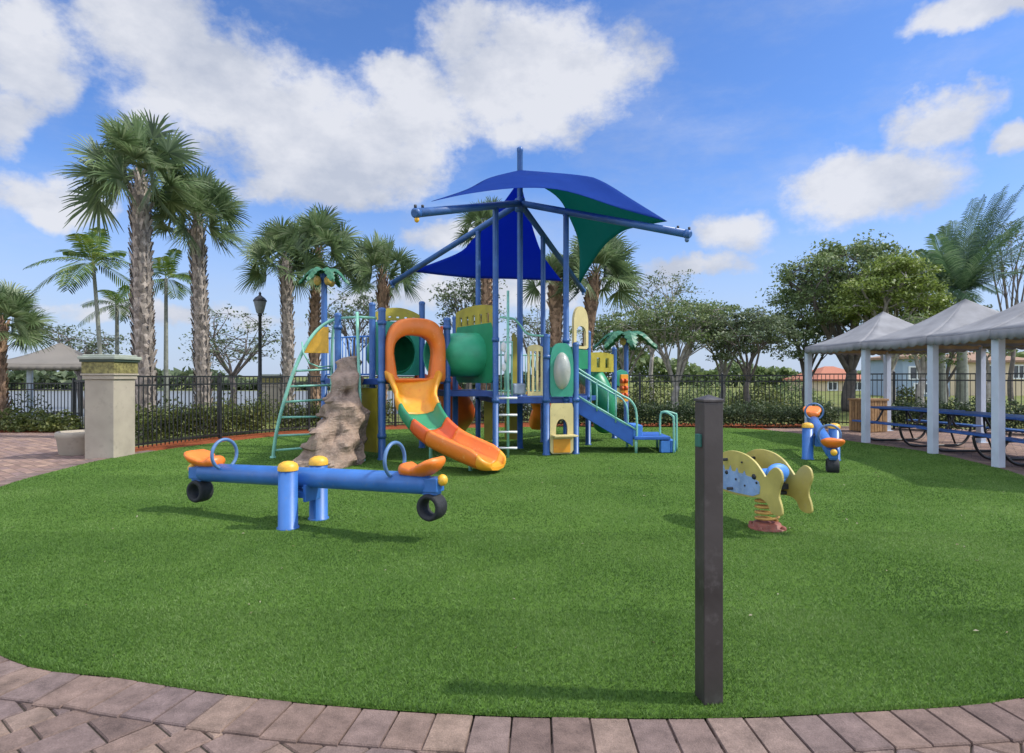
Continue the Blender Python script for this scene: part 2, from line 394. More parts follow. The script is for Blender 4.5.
def leaf_quads(C, size, asp=.5, up=.4, jit=.35):
    n = len(C); d = nrm(rg.normal(size=(n, 3)) + np.array([0, 0, -.1])); nn = nrm(rg.normal(size=(n, 3)) + np.array([0, 0, up * 2.5]))
    l = nrm(np.cross(nn, d)); d = nrm(np.cross(l, nn)); s = (size * (1 + jit * rg.uniform(-1, 1, n)))[:, None]
    fold = nn * s * .12
    return np.stack([C - d * s * .5, C + l * s * asp * .5 + fold, C + d * s * .5, C - l * s * asp * .5 + fold], 1)

# ------------------------------------------------------------------ the setting
TURF_CTRL = [(0, 2.474), (-.556, 2.526), (-1.145, 2.621), (-1.82, 2.786), (-2.574, 3.016), (-4.3, 4.15), (-5.65, 5.75), (-6.49, 7.6), (-6.80, 9.1), (-6.86, 10.5),
             (-6.40, 12.3), (-5.45, 14.15), (-3.6, 15.7), (0, 16.6), (3.5, 16.7), (6.2, 16.2), (7.1, 14.6), (7.42, 12.63), (7.72, 11.13), (7.47, 9.28), (7.06, 8.1), (6.15, 6.1), (4.6, 4.1), (3.3, 3.05), (2.236, 2.62), (1.42, 2.505), (.77, 2.46)]
TURF = [tuple(q[:2]) for q in catmull([(x, y, 0) for x, y in TURF_CTRL], 8, True)]
TA = np.array(TURF)
def in_turf(X, Y):
    ins = np.zeros(len(X), bool); n = len(TA)
    for i in range(n):
        x1, y1 = TA[i]; x2, y2 = TA[(i + 1) % n]
        c = ((y1 > Y) != (y2 > Y)) & (X < (x2 - x1) * (Y - y1) / (y2 - y1 + 1e-12) + x1); ins ^= c
    return ins
def turf_dist(x, y):
    d = np.hypot(TA[:, 0] - x, TA[:, 1] - y); return d.min()

def sheet(name, pts, z, m):
    b = MB(); b.add([(x, y, z) for x, y in pts], [tuple(range(len(pts)))])
    return struct(b.build(name, m))
sheet('ground', [(-900, -60), (900, -60), (900, 1500), (-900, 1500)], -.050, M['lawn'])
sheet('lake', [(-140, 23), (-60, 21.5), (-20, 21.5), (-6, 22.5), (1, 26), (3, 34), (-2, 60), (-140, 62)], -.042, M['water'])
sheet('paver_patio', [(-24, -5), (15, -5), (16, 15.2), (9.6, 17.2), (6.6, 16.6), (6.4, 10), (-6.2, 10.4), (-7.2, 10.9), (-7.9, 11.4), (-10.9, 15.75), (-24, 15.9)], -.026, M['paversheet'])
sheet('mulch_bed', [(-7.1, 10.5), (-6, 9.5), (6.4, 11), (6.9, 16.6), (8.9, 17.3), (8.8, 18.0), (5, 18.3), (0, 18.5), (-4.3, 17.4), (-6.2, 15.3), (-7.35, 13.3), (-7.75, 11.4)], -.020, M['mulch'])
sheet('planting_strip', [(-24, 15.35), (-11.5, 15.2), (-11.3, 15.9), (-24, 16.4)], -.020, M['mulch'])
sheet('turf', TURF, 0.0, M['turf'])

# border course: one brick after another round the turf edge, each tapered to the curve
def offset_loop(d):
    n = len(TA); out = []
    for i in range(n):
        t = unit(np.append(TA[(i + 1) % n] - TA[i - 1], 0))[:2]; out.append(TA[i] + d * np.array([t[1], -t[0]]))
    return np.array(out)
ar = sum(TA[i][0] * TA[(i + 1) % len(TA)][1] - TA[(i + 1) % len(TA)][0] * TA[i][1] for i in range(len(TA)))
sgn = 1 if ar > 0 else -1
def along(loop):
    L = np.vstack([loop, loop[:1]]); s = np.concatenate([[0], np.cumsum(np.hypot(*np.diff(L, axis=0).T))]); return L, s
L0, s0 = along(TA)
def at_s(s):
    s = s % s0[-1]; i = min(np.searchsorted(s0, s, 'right') - 1, len(TA) - 1); f = (s - s0[i]) / (s0[i + 1] - s0[i])
    p = L0[i] * (1 - f) + L0[i + 1] * f
    t0 = L0[(i + 1) % len(TA)] - L0[i]; t1 = L0[(i + 2) % len(TA)] - L0[(i + 1) % len(TA)]; t = unit(np.append(t0 * (1 - f) + t1 * f, 0))[:2]
    return p, np.array([t[1], -t[0]]) * sgn
bb = MB(); nb = int(s0[-1] / .158); st = s0[-1] / nb
for k in range(nb):
    a, b2 = k * st + .0035 + rnd.uniform(-.0015, .002), (k + 1) * st - .0035 + rnd.uniform(-.002, .0015)
    p0, n0 = at_s(a); p1, n1 = at_s(b2); m0 = (p0 + p1) / 2
    if m0[1] > 11.4 and m0[0] < 6.9: continue
    ln = .245 + rnd.uniform(-.009, .009); zt = .002 + rnd.uniform(-.003, .003); g = .004
    q = [p0 + n0 * g, p1 + n1 * g, p1 + n1 * (g + ln), p0 + n0 * (g + ln)]
    if sgn < 0: q = q[::-1]
    c = sum(q) / 4
    top = [np.append(c + (v - c) * .965, zt) for v in q]; mid = [np.append(v, zt - .006) for v in q]; bot = [np.append(v, -.05) for v in q]
    V = bot + mid + top; F = [(8, 9, 10, 11)]
    for r0 in (0, 4):
        for j in range(4): F.append((r0 + j, r0 + (j + 1) % 4, r0 + 4 + (j + 1) % 4, r0 + 4 + j))
    bb.add(V, F)
struct(bb.build('paver_border', M['paver']))
M['sand'] = ground_mat('joint sand', [(.035, .03, .024), (.06, .05, .04), (.10, .08, .06)], 6, 90, .6, 120)
sheet('joint_sand', [(-7, 0), (7, 0), (7, 5.0), (-7, 5.0)], -.0175, M['sand'])
# field pavers near the camera, three sizes in a turned bond
fb = MB(); ca, sa = math.cos(R(52)), math.sin(R(52))
y = -5.0; row = 0
while y < 9:
    x = -9.0 + rnd.uniform(0, .2); h = .150 if row % 3 else .225
    while x < 9:
        w = rnd.choice([.15, .225, .225, .30]); cx, cy = x + w / 2, y + h / 2
        X, Y = cx * ca - cy * sa, cx * sa + cy * ca; Y += 2.2
        if -6.5 < X < 6.5 and .2 < Y < 5.2 and not in_turf(np.array([X]), np.array([Y]))[0] and turf_dist(X, Y) > .10:
            zt = -.010 + rnd.uniform(-.002, .002)
            hw, hh = w / 2 - rnd.uniform(.0025, .004), h / 2 - rnd.uniform(.0025, .004); V = []
            for z, ins in ((-.05, 0), (zt - .006, 0), (zt, .005)):
                for sx, sy in ((-1, -1), (1, -1), (1, 1), (-1, 1)):
                    lx, ly = cx + sx * (hw - ins), cy + sy * (hh - ins); V.append((lx * ca - ly * sa, lx * sa + ly * ca + 2.2, z))
            F = [(8, 9, 10, 11)]
            for r0 in (0, 4):
                for j in range(4): F.append((r0 + j, r0 + (j + 1) % 4, r0 + 4 + (j + 1) % 4, r0 + 4 + j))
            fb.add(V, F)
        x += w
    y += h; row += 1
struct(fb.build('paver_field', M['paver']))

# turf pile: real blades near the lens, coarser with distance
def blades(y0, y1, dens, h, w):
    X0 = -1.0 * y1 - .8; X1 = 1.0 * y1 + .8; n = int((X1 - X0) * (y1 - y0) * dens)
    X = rg.uniform(X0, X1, n); Y = rg.uniform(y0, y1, n); k = (np.abs(X) < Y * .95 + .8) & in_turf(X, Y); X, Y = X[k], Y[k]; n = len(X)
    a = rg.uniform(0, 2 * PI, n); b = rg.uniform(0, 2 * PI, n); lean = rg.uniform(.3, 1.25, n) * h; hh = h * rg.uniform(.65, 1.15, n); ww = w * rg.uniform(.7, 1.3, n)
    ax = np.stack([np.cos(a), np.sin(a), np.zeros(n)], 1) * ww[:, None] * .5; ln = np.stack([np.cos(b) * lean, np.sin(b) * lean, hh], 1)
    B = np.stack([X, Y, np.zeros(n)], 1)
    mid = B + ln * .55 + np.array([0, 0, 1]) * (hh * .10)[:, None]
    return np.stack([B - ax, B + ax, B + ln + ax * .25, B + ln - ax * .25], 1)
def rim():
    k = 42000; ss_ = rg.uniform(0, s0[-1], k); q = [at_s(v) for v in ss_]; p = np.array([a for a, b_ in q]); nn = np.array([b_ for a, b_ in q]); m_ = p[:, 1] < 7; p, nn = p[m_], nn[m_]; k = len(p)
    p = p + nn * rg.uniform(-.03, .006, k)[:, None]; a = rg.uniform(0, 2 * PI, k); w_ = .0021; hh = rg.uniform(.010, .019, k); ln = np.stack([nn[:, 0] * rg.uniform(-.2, 1.0, k) * .014, nn[:, 1] * rg.uniform(-.2, 1.0, k) * .014, hh], 1)
    B = np.stack([p[:, 0], p[:, 1], np.full(k, -.002)], 1); ax = np.stack([np.cos(a), np.sin(a), np.zeros(k)], 1) * w_
    return np.stack([B - ax, B + ax, B + ln + ax * .3, B + ln - ax * .3], 1)
V = np.concatenate([blades(2.4, 3.6, 20000, .013, .0042), blades(3.6, 5.4, 10500, .012, .0055), blades(5.4, 8.5, 4200, .011, .008), blades(8.5, 13, 1300, .011, .013), blades(13, 17, 500, .011, .02), rim()])
struct(quads('turf_grass', V, M['blade']), 'stuff')
# scattered leaf litter
C = np.stack([rg.uniform(-5, 6, 260), rg.uniform(2.7, 11, 260), np.full(260, .013)], 1); k = in_turf(C[:, 0], C[:, 1]); C = C[k]
M['litter'] = leafmat('dry leaf litter', [(.16, .11, .05), (.26, .21, .11), (.36, .33, .22), (.20, .15, .08)], .2)
LQ = leaf_quads(C, .022, .45, 1.5, .7)
struct(quads('leaf_litter', LQ, M['litter']), 'stuff')

# ------------------------------------------------------------------ plants
def sabal(name, px, Y, crown_y, rad_px, wpx, label, brown=False, dx=0, fronds=34, m='palm', base_py=None, group='cabbage palms behind the fence', taper=1.0, bulge=0.0):
    x0 = (px - CX) * Y / FOC; zc = EYE + (CY - crown_y) * Y / FOC; Lr = rad_px * Y / FOC * .90; r = wpx * Y / FOC / 2 * .58
    t = thing(name, (x0, Y, -.05), label, 'palm tree', group)
    rs = random.Random(int(px * 7 + crown_y))
    top = np.array([dx * Y / FOC, 0, zc]); bend = rs.uniform(-.1, .1)
    def ctr(s): return np.array([top[0] * s ** 1.5 + bend * math.sin(PI * s), 0, (zc + .05) * s])
    def rad(s): return r * (1.12 - .2 * s * taper + bulge * math.exp(-((s - .80) / .13) ** 2)) * (1.25 - .25 * min(1, s / .08)) * (1 if s < .93 else max(.35, 1 - (s - .93) * 9))
    ss = np.linspace(0, 1, 40)
    mb = MB(); mb.tube([ctr(s) for s in ss], [rad(s) * .90 for s in ss], 14)
    nrow = max(12, int(zc / .115)); per = 9
    for j in range(nrow):
        s = (j + .5) / nrow
        for i in range(per):
            a = 2 * PI * (i + .5 * (j % 2)) / per + rs.uniform(-.08, .08); c = ctr(s); rr = rad(s) * .90
            e = np.array([math.cos(a), math.sin(a), 0]); tg = np.array([-math.sin(a), math.cos(a), 0]); sk = (1 if (i + j) % 2 else -1) * rs.uniform(.25, .55)
            ln = rs.uniform(.17, .27) * (1.25 if s > .75 else 1); d = np.array([0, 0, 1.0]) * ln + tg * sk * ln; out = e * rs.uniform(.15, .40) * r
            w = tg * rs.uniform(.8, 1.1) * rr * .36
            b0 = c + e * (rr - .012); b1 = b0 + d * .55 + out * .6; b2 = b0 + d + out
            mb.add([b0 - w, b0 + w, b1 + w * .7, b1 - w * .7, b2 + w * .5, b2 - w * .5, b0 + d * .9 + e * .0],
                   [(0, 1, 2, 3), (3, 2, 4, 5), (5, 4, 6)])
    mb.build('trunk', M['palmbarkbrown' if brown else 'palmbark'], t)
    out = []
    for f in range(fronds):
        az = f * 2.39996 + rs.uniform(-.25, .25); u = (f + .5) / fronds; el = R(78 - 108 * u ** 1.05) + rs.uniform(-.12, .12)
        Lp = Lr * rs.uniform(.38, .72); D = np.array([math.cos(az) * math.cos(el), math.sin(az) * math.cos(el), math.sin(el)])
        side = unit(np.cross(D, [0, 0, 1.0]) if abs(D[2]) < .97 else np.array([1.0, 0, 0])); nu = np.cross(side, D)
        b = top + np.array([0, 0, rs.uniform(-.15, .12)]); hub = b + D * Lp + np.array([0, 0, -.10 * Lp * math.cos(el)])
        nl = 30; th = np.linspace(-1.85, 1.85, nl) + np.array([rs.uniform(-.05, .05) for _ in range(nl)])
        roll = rs.uniform(-1.5, 1.5); sd = side * math.cos(roll) + nu * math.sin(roll); nn = np.cross(sd, D)
        dirs = np.cos(th)[:, None] * D + np.sin(th)[:, None] * sd + (np.abs(np.sin(th)) * .35)[:, None] * nn
        dirs = nrm(dirs); LL = Lr * .60 * (1 - .18 * np.abs(th) / 1.85) * np.array([rs.uniform(.85, 1.1) for _ in range(nl)])
        lat = nrm(np.cross(nn[None, :], dirs)); st = np.array([0, .35, .75, 1.0]); wd = np.array([.007, .021, .014, .003]) * (Lr / 1.15)
        Pp = hub + dirs[:, None, :] * (LL[:, None] * st[None, :])[:, :, None]
        Pp[:, :, 2] -= (.24 * LL[:, None] * st[None, :] ** 2.6)
        W = lat[:, None, :] * wd[None, :, None]
        out.append(np.stack([Pp - W, Pp + W], 2))
        # petiole
        ps = np.array([0, .33, .66, 1.0]); pp = b[None, :] * (1 - ps)[:, None] + hub[None, :] * ps[:, None]; pp[:, 2] += .05 * Lp * np.sin(PI * ps)
        for ax in (sd, nn): out.append(np.stack([pp - ax * .012, pp + ax * .012], 1)[None])
    strips('crown', np.concatenate(out), M[m], t)
    return t

def feather(name, px, Y, crown_y, len_px, wpx, label, fronds=12, m='palmyel', dx=0, wind=None, droop=.55, leaflet=.30, lw=.030, n=26, group=None, up=80, dn=75, trunk_m='smoothpalm'):
    x0 = (px - CX) * Y / FOC; zc = EYE + (CY - crown_y) * Y / FOC; L = len_px * Y / FOC; r = wpx * Y / FOC / 2
    t = thing(name, (x0, Y, -.05), label, 'palm tree', group); rs = random.Random(int(px * 3 + crown_y))
    top = np.array([dx * Y / FOC, 0, zc])
    mb = MB(); ss = np.linspace(0, 1, 14); mb.tube([np.array([top[0] * s ** 1.4, 0, (zc + .05) * s]) for s in ss], [r * (1.2 - .45 * s + .25 * math.exp(-s * 14)) for s in ss], 12)
    mb.build('trunk', M[trunk_m], t)
    out = []
    for f in range(fronds):
        az = f * 2.39996 + rs.uniform(-.3, .3); el = R(up - dn * (f / max(1, fronds - 1))) + rs.uniform(-.1, .1)
        D = np.array([math.cos(az) * math.cos(el), math.sin(az) * math.cos(el), math.sin(el)])
        if wind is not None: D = unit(D + np.asarray(wind) * rs.uniform(.7, 1.2))
        LL = L * rs.uniform(.8, 1.1); s = np.linspace(0, 1, n); c = top + D * (LL * s)[:, None]
        c[:, 2] -= droop * LL * s ** 2 * (.5 + .5 * math.cos(el))
        if wind is not None: c += np.asarray(wind) * (LL * .35 * s ** 2)[:, None]
        tg = nrm(np.gradient(c, axis=0)); side = nrm(np.cross(tg, np.array([0, 0, 1.0]))); nn = np.cross(side, tg)
        out.append(np.stack([c - side * .014, c + side * .014], 1)[np.linspace(0, n - 1, 4).astype(int)][None])
        for sg in (-1, 1):
            i0 = 3; sl = slice(i0, n)
            prof = np.sin(PI * np.clip(.15 + .8 * s[sl], 0, 1)) ** .6; ll = leaflet * prof * (L / 1.2) * np.array([rs.uniform(.8, 1.15) for _ in range(n - i0)])
            d = nrm(side[sl] * sg * .85 + tg[sl] * .55 + nn[sl] * rs.uniform(.05, .35) + (np.asarray(wind) * .5 if wind is not None else 0))
            q = np.array([0, .4, .8, 1.0]); wd = np.array([.35, 1.0, .8, .12]) * lw * (L / 1.2)
            Pp = c[sl][:, None, :] + d[:, None, :] * (ll[:, None] * q[None])[:, :, None]; Pp[:, :, 2] -= .45 * ll[:, None] * q[None] ** 2
            lat = nrm(np.cross(nn[sl], d)); W = lat[:, None, :] * wd[None, :, None]
            out.append(np.stack([Pp - W, Pp + W], 2))
    strips('crown', np.concatenate(out), M[m], t)
    return t

def broad(name, x, Y, h, cz, rx, ry, rz, label, leaves=9000, leaf=.13, fork=.4, r=.14, m='tree', bark='bark', limbs=7, subs=5, twigs=4, seed=1, clump=.42, flat=.55, group=None, lean=0.0, density=1.0, cat='tree'):
    rs = random.Random(seed); t = thing(name, (x, Y, -.05), label, cat, group); mb = MB(); tips = []
    f = np.array([lean, 0, h * fork]); ss = np.linspace(0, 1, 6)
    mb.tube([np.array([lean * s + .06 * math.sin(5 * s + seed), .05 * math.sin(4 * s), (h * fork) * s]) for s in ss], [r * (1.35 - .5 * s) for s in ss], 9)
    cc = np.array([lean * 1.3, 0, cz])
    def limb(a, b, r0, r1, sag, n=6):
        a = np.asarray(a, float); b = np.asarray(b, float); pts = []
        jx, jy = rs.uniform(-.12, .12), rs.uniform(-.12, .12); L = np.linalg.norm(b - a)
        for k in range(n + 1):
            s = k / n; p = a * (1 - s) + b * s; p = p + np.array([jx * L * math.sin(PI * s), jy * L * math.sin(PI * s), sag * L * math.sin(PI * s)]); pts.append(p)
        mb.tube(pts, [r0 + (r1 - r0) * k / n for k in range(n + 1)], 6 if r0 > .03 else 4, caps=False); return pts
    for i in range(limbs):
        a = 2 * PI * i / limbs + rs.uniform(-.4, .4); q = rs.uniform(.35, .75); e = rs.uniform(-.25, .75)
        L1 = cc + np.array([math.cos(a) * rx * q, math.sin(a) * ry * q, e * rz * .8])
        st = f + np.array([0, 0, -rs.uniform(0, .12) * h * fork]); p1 = limb(st, L1, r * .55, r * .22, .10)
        for j in range(subs):
            k = rs.randint(2, 6); a2 = a + rs.uniform(-1.1, 1.1); q2 = rs.uniform(.6, 1.0); e2 = max(-.7, min(.98, e + rs.uniform(-.6, .7))); sh = math.sqrt(max(.12, 1 - e2 * e2))
            L2 = cc + np.array([math.cos(a2) * rx * q2 * sh, math.sin(a2) * ry * q2 * sh, e2 * rz]); p2 = limb(p1[k], L2, r * .20, r * .08, .07, 5)
            tips.append(L2)
            for w in range(twigs):
                k2 = rs.randint(2, 5); L3 = np.asarray(p2[k2]) + np.array([rs.uniform(-1, 1) * rx, rs.uniform(-1, 1) * ry, rs.uniform(-.35, .6) * rz]) * .30
                limb(p2[k2], L3, r * .075, r * .03, .05, 3); tips.append(L3)
    mb.build('trunk', M[bark], t)
    T = np.array(tips); idx = rg.integers(0, len(T), int(leaves * density)); wgt = rg.uniform(.4, 1.3, len(T))
    off = nrm(rg.normal(size=(len(idx), 3))) * (rg.uniform(0, 1, len(idx)) ** .45)[:, None] * np.array([1, 1, flat]) * (clump * wgt[idx])[:, None]
    quads('crown', leaf_quads(T[idx] + off, leaf, .55, .5), M[m], t)
    return t

def bush(name, x, Y, w, d, h, label, n=1500, leaf=.08, m='shrub', cat='shrub', group=None, z0=-.02, rz=0.0):
    t = thing(name, (x, Y, z0), label, cat, group, rz)
    u = rg.uniform(-1, 1, (n, 3)); u[:, 2] = rg.uniform(0, 1, n) ** .75
    lump = .82 + .22 * np.sin(u[:, 0] * w * 4.1 + 1.3) * np.cos(u[:, 1] * 3 + u[:, 0] * w * 2.3)
    C = np.stack([u[:, 0] * w / 2, u[:, 1] * d / 2 * (.75 + .25 * lump), .04 + u[:, 2] * h * lump], 1)
    if w < d * 2.2:
        rr = np.hypot(u[:, 0], u[:, 1]); C[:, 2] *= np.sqrt(np.clip(1.15 - rr ** 2, .08, 1))
    quads('foliage', leaf_quads(C, leaf, .5, .5), M[m], t)
    return t

# palms, trees and shrubs as they stand
sabal('cabbage_palm', 146, 14.0, 176, 65, 30, 'tallest cabbage palm, thick trunk of crossed grey boots, right behind the beige pillar', dx=-6, fronds=40)
sabal('cabbage_palm', 204, 16.0, 218, 54, 23, 'second tallest cabbage palm, slimmer grey trunk standing between the tallest palm and the bare tree', dx=-8, fronds=38)
sabal('cabbage_palm', 286, 18.5, 260, 45, 19, 'cabbage palm with a straight grey trunk next to the street lamp', dx=-2, fronds=34)
sabal('cabbage_palm', 316, 20.0, 250, 49, 17, 'cabbage palm with a browner trunk behind the plastic palm leaf post', brown=True, dx=2, fronds=36)
sabal('cabbage_palm', 381, 20.5, 272, 43, 16, 'low cabbage palm whose head shows just left of the canopy arm', brown=True, dx=1, fronds=34, bulge=.3)
sabal('cabbage_palm', 486, 21.0, 226, 36, 18, 'cabbage palm hidden mostly behind the blue shade canopy, brown trunk', brown=True, fronds=26)
sabal('cabbage_palm', 555, 20.0, 276, 36, 19, 'cabbage palm with a swollen brown trunk below the canopy, behind the bubble panel', brown=True, fronds=26, bulge=.45)
sabal('cabbage_palm', 586, 20.0, 272, 52, 18, 'cabbage palm with a green head below the hanging green fabric corner', brown=True, fronds=36, bulge=.35, dx=10)
sabal('cabbage_palm', 2, 16.5, 322, 50, 20, 'squat cabbage palm cut by the left edge of the photo, beside the gazebo', brown=True, fronds=36)
feather('christmas_palm', 103, 21.0, 262, 52, 4, 'thin stemmed palm with broad yellow green leaflets left of the tallest palm', fronds=13, dx=-10, lw=.017, leaflet=.42, n=26, up=75, dn=85, group='thin palms beyond the left fence')
feather('christmas_palm', 117, 23.0, 303, 34, 4, 'shortest thin stemmed palm low beside the tallest palm trunk', fronds=9, lw=.017, leaflet=.42, n=26, up=75, dn=95, group='thin palms beyond the left fence')
feather('christmas_palm', 166, 22.0, 278, 46, 4, 'yellow green thin palm filling the gap between the two tallest palms', fronds=10, lw=.017, leaflet=.42, n=26, up=75, dn=90, group='thin palms beyond the left fence')
feather('royal_palm', 962, 24.0, 292, 108, 9, 'large royal palm with fronds blown to the right above the awning', fronds=28, m='palmblue', wind=(.50, 0, .62), droop=.42, leaflet=.23, lw=.0055, n=60, up=88, dn=85)
feather('royal_palm', 940, 25.5, 282, 56, 9, 'smaller bushy royal palm left of the large wind blown one', fronds=18, m='palmblue', wind=(.1, 0, .1), droop=.55, leaflet=.36, lw=.012, n=44, up=85, dn=95)

def wx(px, Y): return (px - CX) * Y / FOC
def wz(py, Y): return EYE + (CY - py) * Y / FOC
broad('bare_tree', wx(232, 25), 25, 4.4, wz(345, 25), 2.1, 1.6, 1.35, 'thin leaved tree with dark bare limbs left of the street lamp', leaves=1500, leaf=.12, fork=.34, r=.12, bark='barkdark', m='treedark', seed=5, clump=.40, limbs=8, subs=5, twigs=4)
broad('bare_tree', wx(80, 27), 27, 3.8, wz(342, 27), 2.0, 1.6, .9, 'low thin leaved tree behind the left gazebo', leaves=1300, leaf=.13, fork=.4, r=.10, bark='barkdark', m='treedark', seed=8, clump=.40)
broad('bare_tree', wx(352, 25), 25, 4.6, wz(326, 25), 1.6, 1.4, 1.3, 'thin leaved tree behind the rock climber, between two cabbage palms', leaves=1700, leaf=.12, fork=.35, r=.11, bark='barkdark', m='treedark', seed=12, clump=.38)
broad('bushy_tree', wx(470, 24), 24, 4.6, wz(312, 24), 1.5, 1.3, 1.5, 'dark bushy tree behind the green crawl tunnel', leaves=3000, leaf=.12, fork=.35, r=.11, bark='barkdark', m='treedark', seed=14, clump=.38)
broad('bare_tree', wx(538, 26), 26, 4.0, wz(335, 26), 1.5, 1.3, 1.2, 'thin leaved tree seen between the tall canopy posts', leaves=1300, leaf=.12, fork=.35, r=.10, bark='barkdark', m='treedark', seed=15, clump=.38)
broad('spreading_tree', wx(676, 23), 23, 3.6, wz(326, 23), 2.5, 1.8, .95, 'spreading tree with a pale grey forked trunk right of the transfer stairs', leaves=6800, leaf=.115, fork=.30, r=.13, seed=21, clump=.46, flat=.45, limbs=8, subs=6, group='trees behind the right fence')
broad('spreading_tree', wx(722, 25), 25, 3.8, wz(332, 25), 2.0, 1.7, 1.05, 'middle spreading tree behind the fence, just above the dark bollard', leaves=6000, leaf=.115, fork=.30, r=.11, seed=23, clump=.46, flat=.45, m='tree', group='trees behind the right fence')
broad('spreading_tree', wx(748, 22.5), 22.5, 3.8, wz(338, 22.5), 1.9, 1.6, 1.0, 'spreading tree with a dark trunk beside the big round tree', leaves=7000, leaf=.115, fork=.34, r=.10, seed=26, clump=.44, flat=.42, m='treedark', bark='barkdark', group='trees behind the right fence')
broad('spreading_tree', wx(625, 25), 25, 3.4, wz(336, 25), 2.3, 1.7, .9, 'dense green tree behind the second plastic palm leaf', leaves=7500, leaf=.115, fork=.33, r=.10, seed=31, clump=.46, flat=.45, m='tree', group='trees behind the right fence')
broad('bare_tree', wx(652, 30), 30, 5.2, wz(296, 30), 2.3, 1.6, 1.3, 'taller thin tree with open twigs rising over the spreading trees', leaves=1500, leaf=.13, fork=.5, r=.10, seed=33, clump=.45, m='treedark')
broad('large_tree', wx(850, 25), 25, 6.2, wz(298, 25), 3.2, 2.6, 2.1, 'largest broad tree with a dull green crown behind the first awning roof', leaves=22000, leaf=.14, fork=.28, r=.22, seed=41, clump=.60, flat=.6, limbs=9, subs=7, twigs=4, bark='barkdark')
broad('large_tree', wx(890, 22), 22, 5.2, wz(302, 22), 1.9, 1.8, 1.35, 'brighter yellow green tree in front of the largest tree', leaves=15000, leaf=.12, fork=.32, r=.15, seed=43, clump=.45, flat=.6, limbs=8, subs=6, m='treeyel')
broad('bushy_tree', wx(806, 27), 27, 3.6, wz(330, 27), 2.0, 1.7, 1.6, 'brownish olive tree left of the first awning roof', leaves=7000, leaf=.13, fork=.32, r=.12, seed=45, clump=.46, flat=.5, m='tree', bark='barkdark')
broad('bare_tree', wx(1012, 30), 30, 7.0, wz(256, 30), 1.6, 1.4, 1.6, 'tall thin tree with nearly bare twigs behind the last awning roof', leaves=900, leaf=.12, fork=.40, r=.10, seed=47, clump=.40, bark='barkdark', m='treedark')
broad('bushy_tree', wx(945, 27), 27, 3.4, wz(325, 27), 2.6, 1.6, 1.3, 'dark bushy tree under the royal palms', leaves=6500, leaf=.13, fork=.34, r=.12, seed=49, clump=.46, m='treedark', bark='barkdark')
broad('bushy_tree', wx(990, 19.5), 19.5, 2.8, 2.6, 1.3, 1.1, .9, 'slim tree standing behind the picnic tables', leaves=2500, leaf=.11, fork=.45, r=.09, seed=51, clump=.40, m='tree')
broad('bushy_tree', wx(922, 20), 20, 2.8, 2.5, 1.2, 1.0, .9, 'grey stemmed tree in front of the cream house', leaves=2200, leaf=.11, fork=.5, r=.12, seed=52, clump=.40, m='tree')

# hedges and shrubs
def hedge(name, a, b, w, h, label, n, m, leaf=.085):
    a = np.array(a, float); b = np.array(b, float); c = (a + b) / 2; L = np.linalg.norm(b - a)
    return bush(name, c[0], c[1], L, w, h, label, n, leaf, m, 'hedge', None, -.02, math.atan2(b[1] - a[1], b[0] - a[0]))
hedge('hedge', (1.2, 17.05), (9.0, 16.75), .75, .72, 'long dark green clipped hedge in front of the right fence', 17000, 'hedge', .075)
hedge('hedge', (9.9, 16.7), (13.6, 14.0), .8, .82, 'dark hedge behind the picnic tables', 9000, 'hedge', .08)
hedge('hedge', (-8.1, 12.9), (-6.45, 15.6), .8, .75, 'yellow green hedge behind the curved fence near the pillar', 7000, 'shrub', .085)
hedge('hedge', (-6.2, 15.9), (-3.6, 17.7), .8, .72, 'yellow green hedge behind the fence and the arch climber', 5000, 'shrub', .085)
hedge('hedge', (-3.2, 17.9), (1.0, 18.9), .8, .72, 'hedge behind the play structure seen under the decks', 6500, 'hedge', .085)
for px, Y, w, h, lb in ((10, 15.6, 1.1, .62, 'leafy shrub at the left edge in the planting strip'), (37, 15.55, 1.0, .58, 'middle leafy shrub under the gazebo'), (64, 15.5, .8, .52, 'leafy shrub nearest the pillar in the planting strip')):
    bush('shrub', wx(px, Y), Y, w, .7, h, lb, 900, .10, 'shrub', 'shrub', 'shrubs along the left patio')
for px, Y, w, h, mm, lb in ((652, 28, 2.6, 1.55, 'shrub', 'olive bush beyond the fence behind the pale forked tree'), (705, 31, 3.2, 1.4, 'tree', 'rounded green bush beyond the fence left of the bollard'), (757, 29, 2.4, 1.3, 'shrub', 'yellowish bush beyond the fence right of the bollard'),
                         (793, 32, 2.6, 1.5, 'tree', 'dull green bush beyond the fence left of the red roofed house'), (905, 24, 2.0, 1.1, 'shrub', 'low bush in front of the blue grey house')):
    bush('bush', wx(px, Y), Y, w, 1.6, h, lb, 1800, .13, mm, 'bush', 'bushes beyond the right fence', -.05)
for px, Y, w, h, lb in ((22, 20, 2.0, 1.0, 'loose green bush at the lake edge under the left gazebo'), (165, 19, 1.9, .95, 'loose green bush behind the fence between the two tallest palms'), (222, 20.5, 2.4, 1.1, 'loose green bush behind the fence under the bare tree'), (262, 19.5, 1.3, 1.0, 'loose green bush behind the fence at the street lamp')):
    bush('bush', wx(px, Y), Y, w, 1.1, h, lb, 520, .11, 'shrub', 'bush', 'bushes along the lake edge', -.05)
